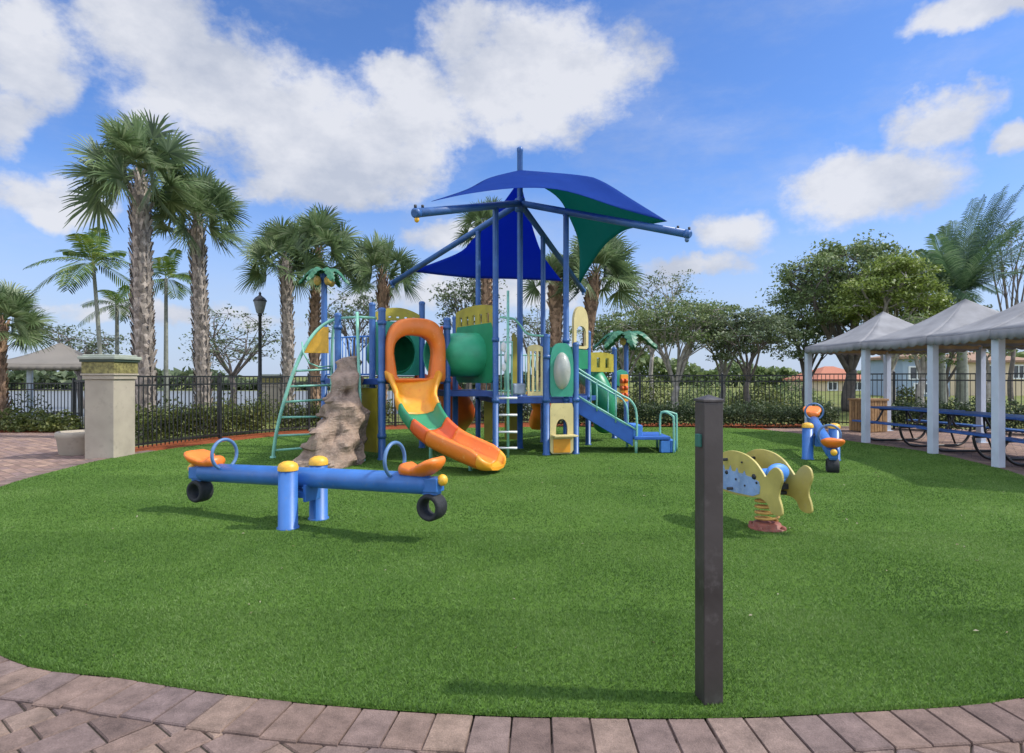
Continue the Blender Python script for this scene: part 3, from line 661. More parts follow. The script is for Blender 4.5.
# far wood closing the horizon: one mass nobody could count
def treeline(name, x0, x1, y, h, n, m):
    X = rg.uniform(x0, x1, n); hh = h * (.55 + .28 * np.sin(X * .11) + .17 * np.sin(X * .37 + 2) + .10 * np.sin(X * .9)); Z = hh * rg.uniform(0, 1, n) ** .6
    C = np.stack([X, y + rg.uniform(-3, 3, n) + .02 * X, Z], 1); return struct(quads(name, leaf_quads(C, .9, .6, .3), M[m]), 'stuff')
treeline('far_wood', -130, 2, 66, 2.3, 11000, 'treedark')
treeline('far_wood', 5, 110, 80, 5.0, 12000, 'tree')

# ------------------------------------------------------------------ fences
def fence(name, pts, h, label, group=None, gap=.105, z0=-.03, sec=2.3):
    root = thing(name, (pts[0][0], pts[0][1], z0), label, 'fence', group); org = (pts[0][0], pts[0][1], 0)
    cv = [np.array(p) for p in catmull([(x, y, 0) for x, y in pts], 24)]
    s = np.concatenate([[0], np.cumsum([np.linalg.norm(cv[i + 1] - cv[i]) for i in range(len(cv) - 1)])]); n = max(1, round(s[-1] / sec))
    def at(d):
        i = min(np.searchsorted(s, d, 'right') - 1, len(cv) - 2); f = (d - s[i]) / max(1e-6, s[i + 1] - s[i]); return cv[i] * (1 - f) + cv[i + 1] * f
    P_ = [at(s[-1] * k / n) for k in range(n + 1)]
    for k in range(n + 1):
        b = MB(); d = P_[min(k + 1, n)] - P_[max(k - 1, 0)]; a = math.atan2(d[1], d[0])
        b.box(P_[k] + [0, 0, (h + .05) / 2], (.058, .058, h + .05), a)
        c = P_[k] + np.array([0, 0, h + .05]); b.lathe([(.042, 0), (.042, .012), (.0, .04)], c, 4, rotz(a + PI / 4)); b.build('fence_post', M['iron'], root, org)
    for k in range(n):
        a, c = P_[k], P_[k + 1]; u = unit(c - a); L = np.linalg.norm(c - a); b = MB(); an = math.atan2(u[1], u[0])
        for z in (h, h - .17, .12): b.bar(a + u * .031 + [0, 0, z], c - u * .031 + [0, 0, z], .030, .034)
        m_ = int((L - .06) / gap)
        for j in range(m_):
            q = a + u * (.03 + (L - .06) * (j + .5) / m_)
            for z1, z2 in ((.05, .102), (.138, h - .188), (h - .152, h - .018)): b.box(q + [0, 0, (z1 + z2) / 2], (.016, .016, z2 - z1), an)
        b.build('fence_panel', M['iron'], root, org)
    return root
fence('iron_fence', [(-7.22, 11.35), (-6.92, 13.1), (-5.9, 15.05), (-4.1, 16.75), (-1.0, 17.85)], 1.43, 'black iron picket fence curving from the beige pillar behind the palms and the climbers')
fence('iron_fence', [(-1.0, 17.85), (3.0, 17.9), (8.6, 17.55)], 1.46, 'straight black picket fence behind the long dark hedge')
fence('iron_fence', [(8.6, 17.55), (11.2, 16.2), (13.9, 13.6), (15.2, 10.8), (15.6, 7.5)], 1.5, 'black picket fence turning behind the awning and the picnic tables')
fence('iron_fence', [(-19.5, 17.2), (-15.5, 16.9), (-11.75, 16.35)], .93, 'low black picket fence on the curb wall beside the gazebo', z0=.28)
b = MB(); b.bar((-20, 17.25, .14), (-15.5, 16.9, .14), .22, .34); b.bar((-15.49, 16.9, .14), (-11.7, 16.35, .14), .22, .34)
tag(b.build('curb_wall', M['concrete'], None, (-15.5, 16.9, -.03), .012), 'low pale curb wall carrying the left fence', 'wall')
gt = thing('iron_gate', (-11.1, 15.6, -.02), 'tall narrow black iron gate left of the beige pillar', 'gate')
b = MB(); g0 = np.array([-11.5, 15.75, 0]); g1 = np.array([-10.35, 15.1, 0]); u = unit(g1 - g0); LG = np.linalg.norm(g1 - g0)
for z in (.06, 1.30): b = MB(); b.bar(g0 + u * .03 + [0, 0, z], g1 - u * .03 + [0, 0, z], .035, .05); b.build('rail', M['iron'], gt, (-11.1, 15.6, 0))
for q in (g0, g1): b = MB(); b.box(q + [0, 0, .70], (.06, .06, 1.36), math.atan2(u[1], u[0])); b.build('gate_post', M['iron'], gt, (-11.1, 15.6, 0))
b = MB()
for j in range(11): b.box(g0 + u * LG * (j + 1) / 12 + [0, 0, .68], (.018, .018, 1.19), math.atan2(u[1], u[0]))
b.build('picket_panel', M['iron'], gt, (-11.1, 15.6, 0))

# ------------------------------------------------------------------ gate pillars and planter
def pillar(x, y, w, h, rz, label, capsc=1.0):
    t = thing('gate_pillar', (x, y, -.03), label, 'pillar', 'stucco gate pillars', rz)
    b = MB(); hs = h - .42 * capsc
    b.box((0, 0, hs / 2), (w, w, hs)); b.build('shaft', M['stucco'], t, (0, 0, 0), .012)
    b = MB(); b.box((0, 0, hs + .035), (w + .05, w + .05, .068)); b.box((0, 0, hs + .085), (w + .09, w + .09, .030)); b.build('moulding', M['stucco'], t, (0, 0, 0), .008)
    b = MB(); b.box((0, 0, hs + .20 * capsc), (w + .065, w + .065, .20 * capsc - .002)); b.build('relief_band', M['band'], t, (0, 0, 0), .006)
    b = MB(); b.box((0, 0, hs + .322 * capsc), (w + .11, w + .11, .042)); b.build('trim', M['darkgreen'], t, (0, 0, 0), .006)
    b = MB(); b.box((0, 0, hs + .322 * capsc + .051), (w + .15, w + .15, .058)); b.box((0, 0, hs + .322 * capsc + .0945), (w + .05, w + .05, .027)); b.build('capstone', M['capstone'], t, (0, 0, 0), .012)
    return t
pillar(-7.08, 10.58, .53, 1.80, R(-4), 'near beige stucco gate pillar with an olive gold band at the turf edge')
pillar(-8.3, 21.2, .75, 1.50, R(-10), 'far cream gate pillar behind the fence below the street lamp')
t = thing('planter', (-7.98, 11.10, -.03), 'round beige stone planter beside the beige pillar', 'planter')
b = MB(); b.lathe([(.31, 0), (.33, .02), (.365, .30), (.39, .33), (.39, .40), (.37, .42), (.33, .42), (.31, .36), (.0, .35)], (0, 0, 0), 28); b.build('bowl', M['stucco'], t)
b = MB(); b.lathe([(.305, .37), (.2, .385), (0, .39)], (0, 0, 0), 20); b.build('soil', M['dark'], t)

# ------------------------------------------------------------------ street lamp
Yl = 20.0; t = thing('street_lamp', (wx(260, Yl), Yl, -.05), 'black post lamp with an acorn lantern in front of the bare tree', 'street lamp')
b = MB(); b.lathe([(.17, 0), (.17, .10), (.12, .16), (.10, .55), (.075, .60), (.065, .62), (.052, 3.45), (.075, 3.47), (.075, 3.52), (.05, 3.55)], (0, 0, 0), 16); b.build('pole', M['lampmetal'], t)
b = MB(); b.lathe([(.10, 3.55), (.13, 3.60), (.205, 3.90), (.21, 3.95)], (0, 0, 0), 8); b.build('lantern', M['lampglass'], t)
b = MB(); b.lathe([(.23, 3.95), (.23, 3.98), (.16, 4.07), (.06, 4.14), (.035, 4.18), (.05, 4.21), (.0, 4.30)], (0, 0, 0), 8); b.build('lantern_cap', M['lampmetal'], t)

# ------------------------------------------------------------------ awnings
def hip_roof(corners, peak, name, parent, org, val=.13, seg=10, cm='canvas'):
    c = [np.array(q, float) for q in corners]; pk = np.array(peak, float); b = MB()
    for i in range(4):
        a, d = c[i], c[(i + 1) % 4]; nr = 8
        V = []
        for r_ in range(nr + 1):
            s = r_ / nr
            for k in range(seg + 1):
                f = k / seg; p = (a * (1 - f) + d * f) * (1 - s) + pk * s; p = p - np.array([0, 0, .10 * math.sin(PI * s) * (1 - .3 * math.sin(PI * f)) + .03 * math.sin(PI * f) * (1 - s)]); V.append(p)
        F = [(r_ * (seg + 1) + k, r_ * (seg + 1) + k + 1, (r_ + 1) * (seg + 1) + k + 1, (r_ + 1) * (seg + 1) + k) for r_ in range(nr) for k in range(seg)]
        b.add(V, F, True)
    o = b.build(name, M[cm], parent, org)
    sd = o.modifiers.new('thick', 'SOLIDIFY'); sd.thickness = .008
    v = MB()
    for i in range(4):
        a, d = c[i], c[(i + 1) % 4]; L = np.linalg.norm(d - a); n = max(4, int(L / .22)); K = 8; out = unit(np.cross(d - a, [0, 0, 1])) * .012
        top, bot = [], []
        for k in range(n * K + 1):
            f = k / (n * K); p = a * (1 - f) + d * f - np.array([0, 0, .03 * math.sin(PI * f)]) ; w = abs(math.sin(PI * f * n)); top.append(p + out * 0 + [0, 0, -.006]); bot.append(p + out * (1 + .6 * math.sin(f * 40)) - np.array([0, 0, val + .035 * w]))
        m_ = len(top); v.add(top + bot, [(k, k + 1, m_ + k + 1, m_ + k) for k in range(m_ - 1)], True)
    vo = v.build('valance', M[cm], o, org); s2 = vo.modifiers.new('thick', 'SOLIDIFY'); s2.thickness = .006
    vo.parent = o
    return o
PF = [(7.36, 14.9), (7.50, 12.72), (7.66, 10.92), (7.52, 9.28), (7.12, 7.5)]
PB = [(9.85, 15.75), (10.12, 12.95), (10.35, 10.6), (10.15, 8.45), (9.6, 6.1)]
EZ = 2.16
pv = thing('awning_pavilion', (8.6, 12, -.03), 'long grey canvas awning with hipped roofs and scalloped edge over the picnic tables', 'pavilion'); po = (8.6, 12, 0)
for q, hh in [(p, EZ - .06) for p in PF] + [(p, EZ - .06) for p in PB]:
    b = MB(); b.box((q[0], q[1], hh / 2), (.125, .125, hh), R(8)); b.box((q[0], q[1], .012), (.20, .20, .018), R(8)); b.build('post', M['palepost'], pv, po, .006)
for k in range(4):
    a, b2, c, d = PF[k], PF[k + 1], PB[k + 1], PB[k]
    ov = .10; ce = np.array([(a[i] + b2[i] + c[i] + d[i]) / 4 for i in (0, 1)])
    def o_(q, m_): 
        v = np.array(q) - np.array(m_); return np.array(q) + unit(np.append(v, 0))[:2] * ov
    qs = [np.append(o_(a, d), EZ), np.append(o_(b2, c), EZ), np.append(o_(c, b2), EZ), np.append(o_(d, a), EZ)]
    hip_roof(qs, (ce[0], ce[1], 2.96), 'canopy_roof', pv, po)
    fr = MB()
    for q, w in ((a, b2), (d, c)): 
        qa, qb = np.array(q), np.array(w); uu = unit(np.append(qb - qa, 0))[:2] * .07
        fr.bar((*(qa + uu), EZ - .10), (*(qb - uu), EZ - .10), .05, .07)
    qa, qb = np.array(a), np.array(d); uu = unit(np.append(qb - qa, 0))[:2] * .07
    fr.bar((*(qa + uu), EZ - .10), (*(qb - uu), EZ - .10), .05, .07)
    for q in (a, b2, c, d):
        v0 = np.array([q[0], q[1], EZ - .05]); v1 = np.array([ce[0], ce[1], 2.58]); fr.bar(v0 + (v1 - v0) * .06 - [0, 0, .05], v1, .04, .05)
    fr.build('roof_frame', M['lintel'], pv, po)
Yg = 20.5; gx = wx(60, Yg)
gz = thing('gazebo', (gx, Yg, -.05), 'small grey hipped gazebo behind the low fence left of the pillar', 'gazebo'); go = (gx, Yg, 0)
hw = 1.5; ez = wz(363, Yg)
A_ = R(18); gc = [np.array([gx + (math.cos(A_) * sx - math.sin(A_) * sy) * hw, Yg + (math.sin(A_) * sx + math.cos(A_) * sy) * hw, ez]) for sx, sy in ((-1, -1), (1, -1), (1, 1), (-1, 1))]
hip_roof(gc, (gx, Yg, wz(341, Yg)), 'canopy_roof', gz, go, .16, 10, 'canvaswarm')
for q in gc:
    p = np.array([gx, Yg, 0]) + (q - [gx, Yg, 0]) * .92; b = MB(); b.box((p[0], p[1], (ez - .02) / 2), (.15, .15, ez - .06), A_); b.build('post', M['palepost'], gz, go, .006)

# ------------------------------------------------------------------ picnic tables and bin
def make_table(loc, rz, label):
    t = thing('picnic_table', loc, label, 'picnic table', 'blue picnic tables under the awning', rz)
    L = 1.75
    b = MB(); b.box((0, 0, .735), (L, .72, .035)); b.box((0, 0, .712), (L - .06, .66, .008)); b.build('table_top', M['tableblue'], t, (0, 0, 0), .012)
    for s in (-1, 1):
        b = MB(); b.box((0, s * .66, .435), (L, .27, .035)); b.build('bench_seat', M['tableblue'], t, (0, 0, 0), .012)
    for s in (-1, 1):
        x = s * .55; b = MB()
        b.tube(catmull([(x, -.80, .40), (x, -.74, .20), (x, -.60, .06), (x, -.40, .025), (x, 0, .025), (x, .40, .025), (x, .60, .06), (x, .74, .20), (x, .80, .40)], 5), .024, 8)
        for q in (-1, 1): b.tube(catmull([(x, q * .80, .405), (x, q * .60, .405), (x, q * .46, .42), (x, q * .36, .55), (x, q * .28, .705)], 5), .022, 8)
        b.tube([(x, -.36, .695), (x, .36, .695)], .018, 8); b.tube([(x, -.44, .06), (x, -.30, .40), (x, -.28, .66)], .018, 8)
        b.build('leg', M['black'], t)
    return t
tb0 = make_table((8.55, 12.75, -.026), R(97), 'blue picnic table farthest away, nearest the wooden bin')
for x, y, rz, lb in ((8.62, 10.75, R(91), 'blue picnic table in the middle of the row, behind the third awning post'), (8.45, 8.85, R(83), 'blue picnic table cut off by the right edge of the photo')):
    c = copy_tree(tb0); c.location = (x, y, -.026); c.rotation_euler[2] = rz; c['label'] = lb
t = thing('waste_bin', (wx(868, 15.6), 15.6, -.03), 'brown wooden slatted bin behind the second awning post', 'bin', rz=.3)
b = MB()
for s, ln in ((0, .80), (1, .80), (2, .80), (3, .80)):
    m_ = rotz(s * PI / 2)
    for j in range(7): b.box(m_ @ np.array([-.36 + .12 * j, -.42, .42]), (.10, .022, .80), m_)
b.build('slat_panel', M['wood'], t, (0, 0, 0), .004)
t.scale = (.72, .72, .98)
b = MB(); b.box((0, 0, .40), (.80, .80, .76)); b.build('liner', M['dark'], t, (0, 0, 0), .01)
b = MB(); b.box((0, 0, .85), (.92, .92, .055)); b.build('lid', M['wood'], t, (0, 0, 0), .01)

# ------------------------------------------------------------------ far houses
def house(name, x, y, w, d, h, rh, wall, roof, label, wins, rz=0):
    t = thing(name, (x, y, -.05), label, 'house', 'houses beyond the right fence', rz)
    b = MB(); b.box((0, 0, h / 2), (w, d, h)); b.build('wall', M[wall], t)
    b = MB(); e = .35; r0 = max(.5, (w - d) / 2); V = [(-w / 2 - e, -d / 2 - e, h), (w / 2 + e, -d / 2 - e, h), (w / 2 + e, d / 2 + e, h), (-w / 2 - e, d / 2 + e, h)]
    V += [(q[0], q[1], h + .18) for q in V] + [(-r0, 0, h + rh), (r0, 0, h + rh)]
    b.add(V, [(3, 2, 1, 0), (0, 1, 5, 4), (1, 2, 6, 5), (2, 3, 7, 6), (3, 0, 4, 7), (4, 5, 9, 8), (5, 6, 9), (6, 7, 8, 9), (7, 4, 8)]); b.build('roof', M[roof], t)
    for wxx, wzz, ww, wh in wins:
        b = MB(); y0 = -d / 2 - .03
        for px_, pz_, sx_, sz_ in ((wxx - ww / 2, wzz, .10, wh + .2), (wxx + ww / 2, wzz, .10, wh + .2), (wxx, wzz + wh / 2 + .05, ww - .1, .10), (wxx, wzz - wh / 2 - .05, ww - .1, .10), (wxx, wzz, .06, wh)): b.box((px_, y0, pz_), (sx_, .12, sz_))
        f = b.build('window', M['white'], t); g = MB(); g.box((wxx, y0 + .02, wzz), (ww - .1, .03, wh)); g.build('pane', M['glass'], f)
    return t
house('house', wx(829, 62), 62, 6.0, 5, 1.0, 1.5, 'housecream', 'roofred', 'distant low house with a red tiled roof left of the awning posts', [(-1.5, .5, 1.0, .7), (1.2, .5, 1.0, .7)], .15)
house('house', wx(908, 45), 45, 3.4, 4, 2.7, .5, 'houseblue', 'roofbrown', 'blue grey house with dark windows between the awning posts', [(-.7, 1.7, 1.1, .8), (.8, 1.7, .9, .8), (-.2, .6, 1.4, .6)])
house('house', wx(968, 48), 48, 6.2, 5, 2.5, .9, 'housecream', 'roofbrown', 'cream house with a brown roof seen under the awning', [(-2.0, 1.8, .8, .9), (.2, 1.8, 1.2, .9), (2.0, 1.8, .8, .9)], -.1)

# ------------------------------------------------------------------ seesaws
def make_seesaw(loc, rz, tilt, label):
    t = thing('seesaw', loc, label, 'seesaw', 'blue seesaws on the turf', rz); pz = .44
    for s in (-1, 1):
        b = MB(); b.lathe([(.100, 0), (.100, .012), (.088, .016), (.086, .54), (.0, .54)], (0, s * .20, 0), 22); p = b.build('post', M['blue_see'], t)
        b = MB(); b.lathe([(.092, .535), (.093, .565), (.080, .595), (.045, .615), (0, .622)], (0, s * .20, 0), 22); b.build('cap', M['capyel'], p)
    b = MB(); b.box((-.10, 0, pz - .13), (.035, .20, .16)); b.box((.10, 0, pz - .13), (.035, .20, .16)); b.box((0, 0, pz - .15), (.16, .18, .06)); b.build('pivot_bracket', M['blue_see'], t, (0, 0, 0), .006)
    b = MB(); b.tube([(-1.40, 0, 0), (-1.36, 0, 0), (1.36, 0, 0), (1.40, 0, 0)], [.06, .094, .094, .06], 22)
    bm_ = b.build('beam', M['blue_see'], t); bm_.location = (0, 0, pz); bm_.rotation_euler = (0, tilt, 0)
    for s in (-1, 1):
        b = MB(); b.tube([(s * 1.05 , .150 * math.cos(a), .195 + .150 * math.sin(a)) for a in np.linspace(0, 2 * PI, 33)[:-1]], .017, 10, closed=True); b.build('hoop_handle', M['slate'], bm_)
        b = MB(); st = [(1.12, .035, .030, .110), (1.14, .085, .055, .120), (1.19, .110, .060, .125), (1.25, .095, .048, .108), (1.31, .120, .048, .108), (1.37, .155, .060, .122), (1.43, .160, .066, .145), (1.48, .140, .060, .172), (1.515, .09, .042, .190), (1.53, .045, .018, .195)]
        n = 16; V = []
        for x, wy, hz, cz in st:
            for k in range(n):
                a = 2 * PI * k / n; sg = math.copysign(abs(math.cos(a)) ** .8, math.cos(a)); yy = wy * sg
                V.append((s * x, yy, cz + hz * math.sin(a) + .035 * (abs(yy) / .15) ** 2 * (1 if x > 1.3 else .4) - .005))
        F = [(i * n + k, i * n + (k + 1) % n, (i + 1) * n + (k + 1) % n, (i + 1) * n + k) for i in range(len(st) - 1) for k in range(n)]
        F += [tuple(range(n - 1, -1, -1)), tuple((len(st) - 1) * n + k for k in range(n))]
        if s < 0: F = [f[::-1] for f in F]
        b.add(V, F, True); b.build('seat', M['orange'], bm_)
        b = MB(); b.box((s * 1.41, 0, -.005), (.20, .13, .12)); b.box((s * 1.42, 0, -.075), (.14, .10, .03)); b.build('end_bracket', M['blue_see'], bm_, (0, 0, 0), .008)
        b = MB(); rx = rotx(PI / 2); b.lathe([(.078, -.075), (.105, -.080), (.116, -.060), (.118, 0), (.116, .060), (.105, .080), (.078, .075), (.074, 0), (.078, -.075)], (s * 1.42, 0, -.195), 24, rx); b.build('tyre', M['tyre'], bm_)
        b = MB(); b.ell((s * 1.53, 0, .035), (.046, .046, .050), 14, 10); b.build('end_ball', M['capyel'], bm_)
    return t
s0_ = make_seesaw((-1.985, 5.72, 0), R(-24.2), R(-1.7), 'larger blue seesaw in front, nearly level, with the black tyres seen from the side')
s1_ = copy_tree(s0_); s1_.location = (5.20, 10.1, 0); s1_.rotation_euler = (0, 0, R(-111)); s1_['label'] = 'smaller far blue seesaw near the awning, seen along its beam with one orange seat raised'
for c in s1_.children:
    if c.name.startswith('beam'): c.rotation_euler = (0, R(6.5), 0)

# ------------------------------------------------------------------ fish spring rider
fx, fy = G(767, 528)
fr_ = thing('spring_rider', (fx, fy, 0), 'yellow and blue fish shaped spring rider on a rusty coil', 'spring rider')
U = np.array([.34, -.94, 0]); U = unit(U); NV = unit(np.array([.94, .34, 0])); UZ = np.array([0, 0, 1.0])
b = MB(); b.lathe([(.165, 0), (.165, .014), (.13, .018), (.12, .05), (.10, .06), (0, .06)], (0, 0, 0), 28)
for k in range(4):
    a = PI / 4 + k * PI / 2; b.lathe([(.022, .0), (.022, .03), (.012, .036), (0, .036)], (.15 * math.cos(a), .15 * math.sin(a), .004), 8)
b.build('base_plate', M['redsteel'], fr_)
b = MB(); tn = 4.6; pts = [(.098 * math.cos(2 * PI * tn * s), .098 * math.sin(2 * PI * tn * s), .065 + .245 * s) for s in np.linspace(0, 1, 130)]; b.tube(pts, .0125, 8); b.build('spring', M['spring'], fr_)
b = MB(); b.box((0, 0, .330), (.17, .33, .03), math.atan2(U[1], U[0])); b.build('mount_plate', M['dark'], fr_, (0, 0, 0), .005)
body = catmull([(-.62, .40, 0), (-.60, .49, 0), (-.50, .60, 0), (-.32, .685, 0), (-.12, .685, 0), (.03, .63, 0), (.13, .545, 0), (.17, .510, 0), (.215, .565, 0), (.28, .61, 0), (.345, .585, 0), (.365, .51, 0), (.335, .43, 0), (.325, .36, 0), (.355, .28, 0), (.36, .21, 0), (.295, .19, 0), (.225, .215, 0), (.19, .275, 0), (.10, .305, 0), (-.05, .29, 0), (-.25, .28, 0), (-.45, .295, 0), (-.57, .335, 0)], 4, True)
body = [(q[0], q[1]) for q in body]
patch = [(-.585, .40), (-.58, .47), (-.53, .50), (-.50, .495), (-.47, .53), (-.455, .49), (-.40, .50), (-.375, .545), (-.36, .495), (-.30, .505), (-.28, .55), (-.262, .50), (-.21, .50), (-.19, .54), (-.172, .495), (-.11, .495), (-.09, .525), (-.072, .485), (.0, .48), (.09, .455), (.11, .41), (.10, .345), (.02, .312), (-.2, .302), (-.42, .308), (-.55, .345)]
for s in (-1, 1):
    o = NV * s * .165
    b = MB(); b.prism(body, o, U, UZ, .024); pn = b.build('fish_panel', M['fishyel'], fr_, (0, 0, 0), .005)
    b = MB(); b.prism(patch, o + NV * s * .0145, U, UZ, .006); b.build('blue_patch', M['fishblue'], pn)
    b = MB()
    for x, z, r_ in ((-.33, .475, .020), (.035, .49, .026), (-.20, .43, .012), (-.08, .39, .010), (-.42, .40, .011), (-.12, .60, .010), (.07, .44, .012)):
        b.lathe([(r_, 0), (r_ * .9, .006), (0, .008)], o + U * x + UZ * z + NV * s * .0175, 12, np.stack([U, UZ, NV * s], 1))
    b.build('bolt', M['dark'], pn)
b = MB(); b.tube([-NV * .26 + U * -.33 + UZ * .60, NV * .26 + U * -.33 + UZ * .60], .014, 10); b.build('handle_bar', M['dark'], fr_)
b = MB(); b.tube([-NV * .24 + U * -.25 + UZ * .335, NV * .24 + U * -.25 + UZ * .335], .014, 10); b.build('foot_bar', M['dark'], fr_)
b = MB(); b.ell(U * .02 + UZ * .475, (.16, .135, .075), 20, 12, rotz(math.atan2(U[1], U[0]))); b.ell(U * .13 + UZ * .53, (.055, .125, .085), 20, 12, rotz(math.atan2(U[1], U[0]))); b.build('seat', M['blue_light'], fr_)
b = MB(); b.box(UZ * .392, (.22, .30, .05), math.atan2(U[1], U[0])); b.build('seat_frame', M['dark'], fr_, (0, 0, 0), .006)

# ------------------------------------------------------------------ bollard in front
bx, by = .853, 2.60
bo = thing('bollard', (bx, by, 0), 'tall square dark metal post standing alone at the near turf edge', 'post', rz=R(9))
b = MB(); b.box((0, 0, .645), (.088, .088, 1.29)); b.build('shaft', M['post'], bo, (0, 0, 0), .004)
b = MB(); V = [(-.047, -.047, 1.291), (.047, -.047, 1.291), (.047, .047, 1.291), (-.047, .047, 1.291), (-.047, -.047, 1.302), (.047, -.047, 1.302), (.047, .047, 1.302), (-.047, .047, 1.302), (0, 0, 1.322)]
b.add(V, [(3, 2, 1, 0), (0, 1, 5, 4), (1, 2, 6, 5), (2, 3, 7, 6), (3, 0, 4, 7), (4, 5, 8), (5, 6, 8), (6, 7, 8), (7, 4, 8)]); b.build('cap', M['post'], bo, (0, 0, 0), .002)
b = MB(); b.box((-.052, -.008, 1.125), (.018, .036, .056)); b.build('push_button', M['button'], bo, (0, 0, 0), .004)

# ------------------------------------------------------------------ the play structure
ps = thing('play_structure', (0, 11, 0), 'blue, green and orange play structure with decks, slide, climbers and shade canopy', 'play structure'); O = (0, 11, 0)
def part(b, name, m, parent=None, bevel=0.0): return b.build(name, M[m], ps if parent is None else parent, O, bevel)
def post(x, y, h, r=.056, m='blue', collars=()):
    b = MB(); b.lathe([(r + .012, 0), (r + .012, .02), (r, .025), (r, h)], (x, y, 0), 18)
    for z in collars: b.lathe([(r, z - .035), (r + .014, z - .035), (r + .014, z + .035), (r, z + .035)], (x, y, 0), 18)
    p = part(b, 'post', m); c = MB(); c.lathe([(r + .006, h - .02), (r + .006, h + .01), (r * .75, h + .035), (0, h + .045)], (x, y, 0), 18); part(c, 'post_cap', m, p); return p
PA, PBq, PC, PA2 = (-2.19, 10.10), (-1.17, 10.80), (-1.77, 11.80), (-2.62, 11.25)
PL, PLB = (-3.12, 10.75), (-3.74, 11.95)
PI_ = (-1.12, 11.85)
HUB = np.array([.156, 11.7, 4.78]); C1 = np.array([-1.28, 8.07, 3.60]); C2 = np.array([2.70, 9.26, 3.60]); C4 = np.array([1.81, 15.3, 3.60]); C3 = np.array([-2.80, 14.1, 3.60])
def on_arm(c, f): return HUB * (1 - f) + c * f
PD, PH, PE, PG2 = on_arm(C1, .310), on_arm(C2, .325), on_arm(C3, .290), on_arm(C4, .306)
PGf = (.615, 10.72)
post(*PA, 2.52, .062, collars=(1.33, 2.30, .4)); post(*PBq, 2.42, .062, collars=(1.33, 2.28)); post(*PC, 2.84, .058, collars=(1.33,)); post(*PA2, 2.75, .058, collars=(1.33,))
post(*PL, 2.50, .058, collars=(1.33, 2.28)); post(*PLB, 3.42, .058, collars=(1.33,)); post(*PI_, 2.55, .056)
for q, c in ((PD, C1), (PH, C2), (PE, C3), (PG2, C4)): post(q[0], q[1], q[2] - .055, .052, collars=(.98, 2.05))
post(*PGf, 2.12, .062, collars=(.98, 1.75))
post(1.56, 12.3, 2.30, .056, collars=(.98,)); post(2.32, 13.6, 2.02, .056); post(2.74, 14.4, 2.28, .056)
b = MB(); b.lathe([(.07, 0), (.07, .02), (.056, .025), (.056, 5.78), (.062, 5.79), (.062, 5.85), (.02, 5.88), (0, 5.88)], (HUB[0], HUB[1], 0), 18); part(b, 'mast', 'blue')
b = MB(); b.lathe([(.056, 4.60), (.10, 4.62), (.10, 4.86), (.056, 4.88)], (HUB[0], HUB[1], 0), 18); part(b, 'hub_collar', 'blue')
for c in (C1, C2, C3, C4):
    b = MB(); d = unit(c - HUB); b.tube([HUB + d * .10, c + d * .03], .062, 16); a = part(b, 'canopy_arm', 'blue')
    b = MB(); e = c + d * .03; b.tube([e - d * .06, e + d * .012, e + d * .035], [.068, .068, .045], 16); part(b, 'end_cap', 'blue', a)
    b = MB(); b.ell(e - d * .03 - np.array([0, 0, .09]), (.035, .035, .04), 10, 8); part(b, 'pulley', 'capyel' if c is C1 else 'slate', a)
    b = MB(); q = c + d * .04; b.tube([q + [0, 0, .06], q + [0, 0, .11]], .02, 8); b.tube([q - d * .2 + [0, 0, .06], q - d * .2 + [0, 0, .10]], .02, 8); part(b, 'sail_bracket', 'dark', a)

def sail(name, e0, e1, base, m, n=22, belly=.0, th=.006):
    # e0, e1: curves peak -> corner; base: curve corner0 -> corner1
    b = MB(); V = []
    for i in range(n + 1):
        s = i / n; a = e0(s); c = e1(s)
        for j in range(n + 1):
            t = j / n; lin = a * (1 - t) + c * t
            bl = base(t) - (e0(1) * (1 - t) + e1(1) * t)
            V.append(lin + bl * s ** 2 + np.array([0, 0, -belly * math.sin(PI * t) * math.sin(PI * s)]))
    F = [(i * (n + 1) + j, i * (n + 1) + j + 1, (i + 1) * (n + 1) + j + 1, (i + 1) * (n + 1) + j) for i in range(n) for j in range(n)]
    b.add(V, F, True); o = part(b, name, m); sd = o.modifiers.new('thick', 'SOLIDIFY'); sd.thickness = th; return o
PK = np.array([HUB[0], HUB[1], 5.42])
def curve(*pts):
    c = catmull(pts, 16); c = np.array(c); d = np.concatenate([[0], np.cumsum(np.linalg.norm(np.diff(c, axis=0), axis=1))]); d /= d[-1]
    return lambda s: np.array([np.interp(s, d, c[:, k]) for k in range(3)])
Z_ = np.array([0, 0, 1.0])
k1 = C1 + unit(HUB - C1) * .42 + Z_ * .14; k2 = C2 + unit(HUB - C2) * .36 + Z_ * .14; k3 = C3 + unit(HUB - C3) * .62 + Z_ * .02; k4 = C4 + unit(HUB - C4) * .35 - Z_ * .02
h2 = curve(PK, np.array(P(580, 175.5, 10.75)), np.array(P(602, 181.5, 10.4)), np.array(P(634, 201, 9.95)), k2)
sail('shade_sail', curve(PK, np.array(P(490, 178, 10.5)), np.array(P(466, 190, 9.4)), k1), h2, curve(k1, np.array(P(470, 193.5, 8.9)), np.array(P(520, 188, 9.3)), np.array(P(565, 191, 9.6)), np.array(P(622, 209, 9.7)), k2), 'sailblue')
sail('shade_sail', h2, curve(PK - Z_ * .10, np.array(P(556, 196, 12.6)), np.array(P(570, 219, 13.5)), np.array(P(579, 246, 14.3)), k4), curve(k2, np.array(P(640, 226.5, 10.6)), np.array(P(620, 233, 12.0)), np.array(P(600, 251, 13.6)), k4), 'sailgreen')
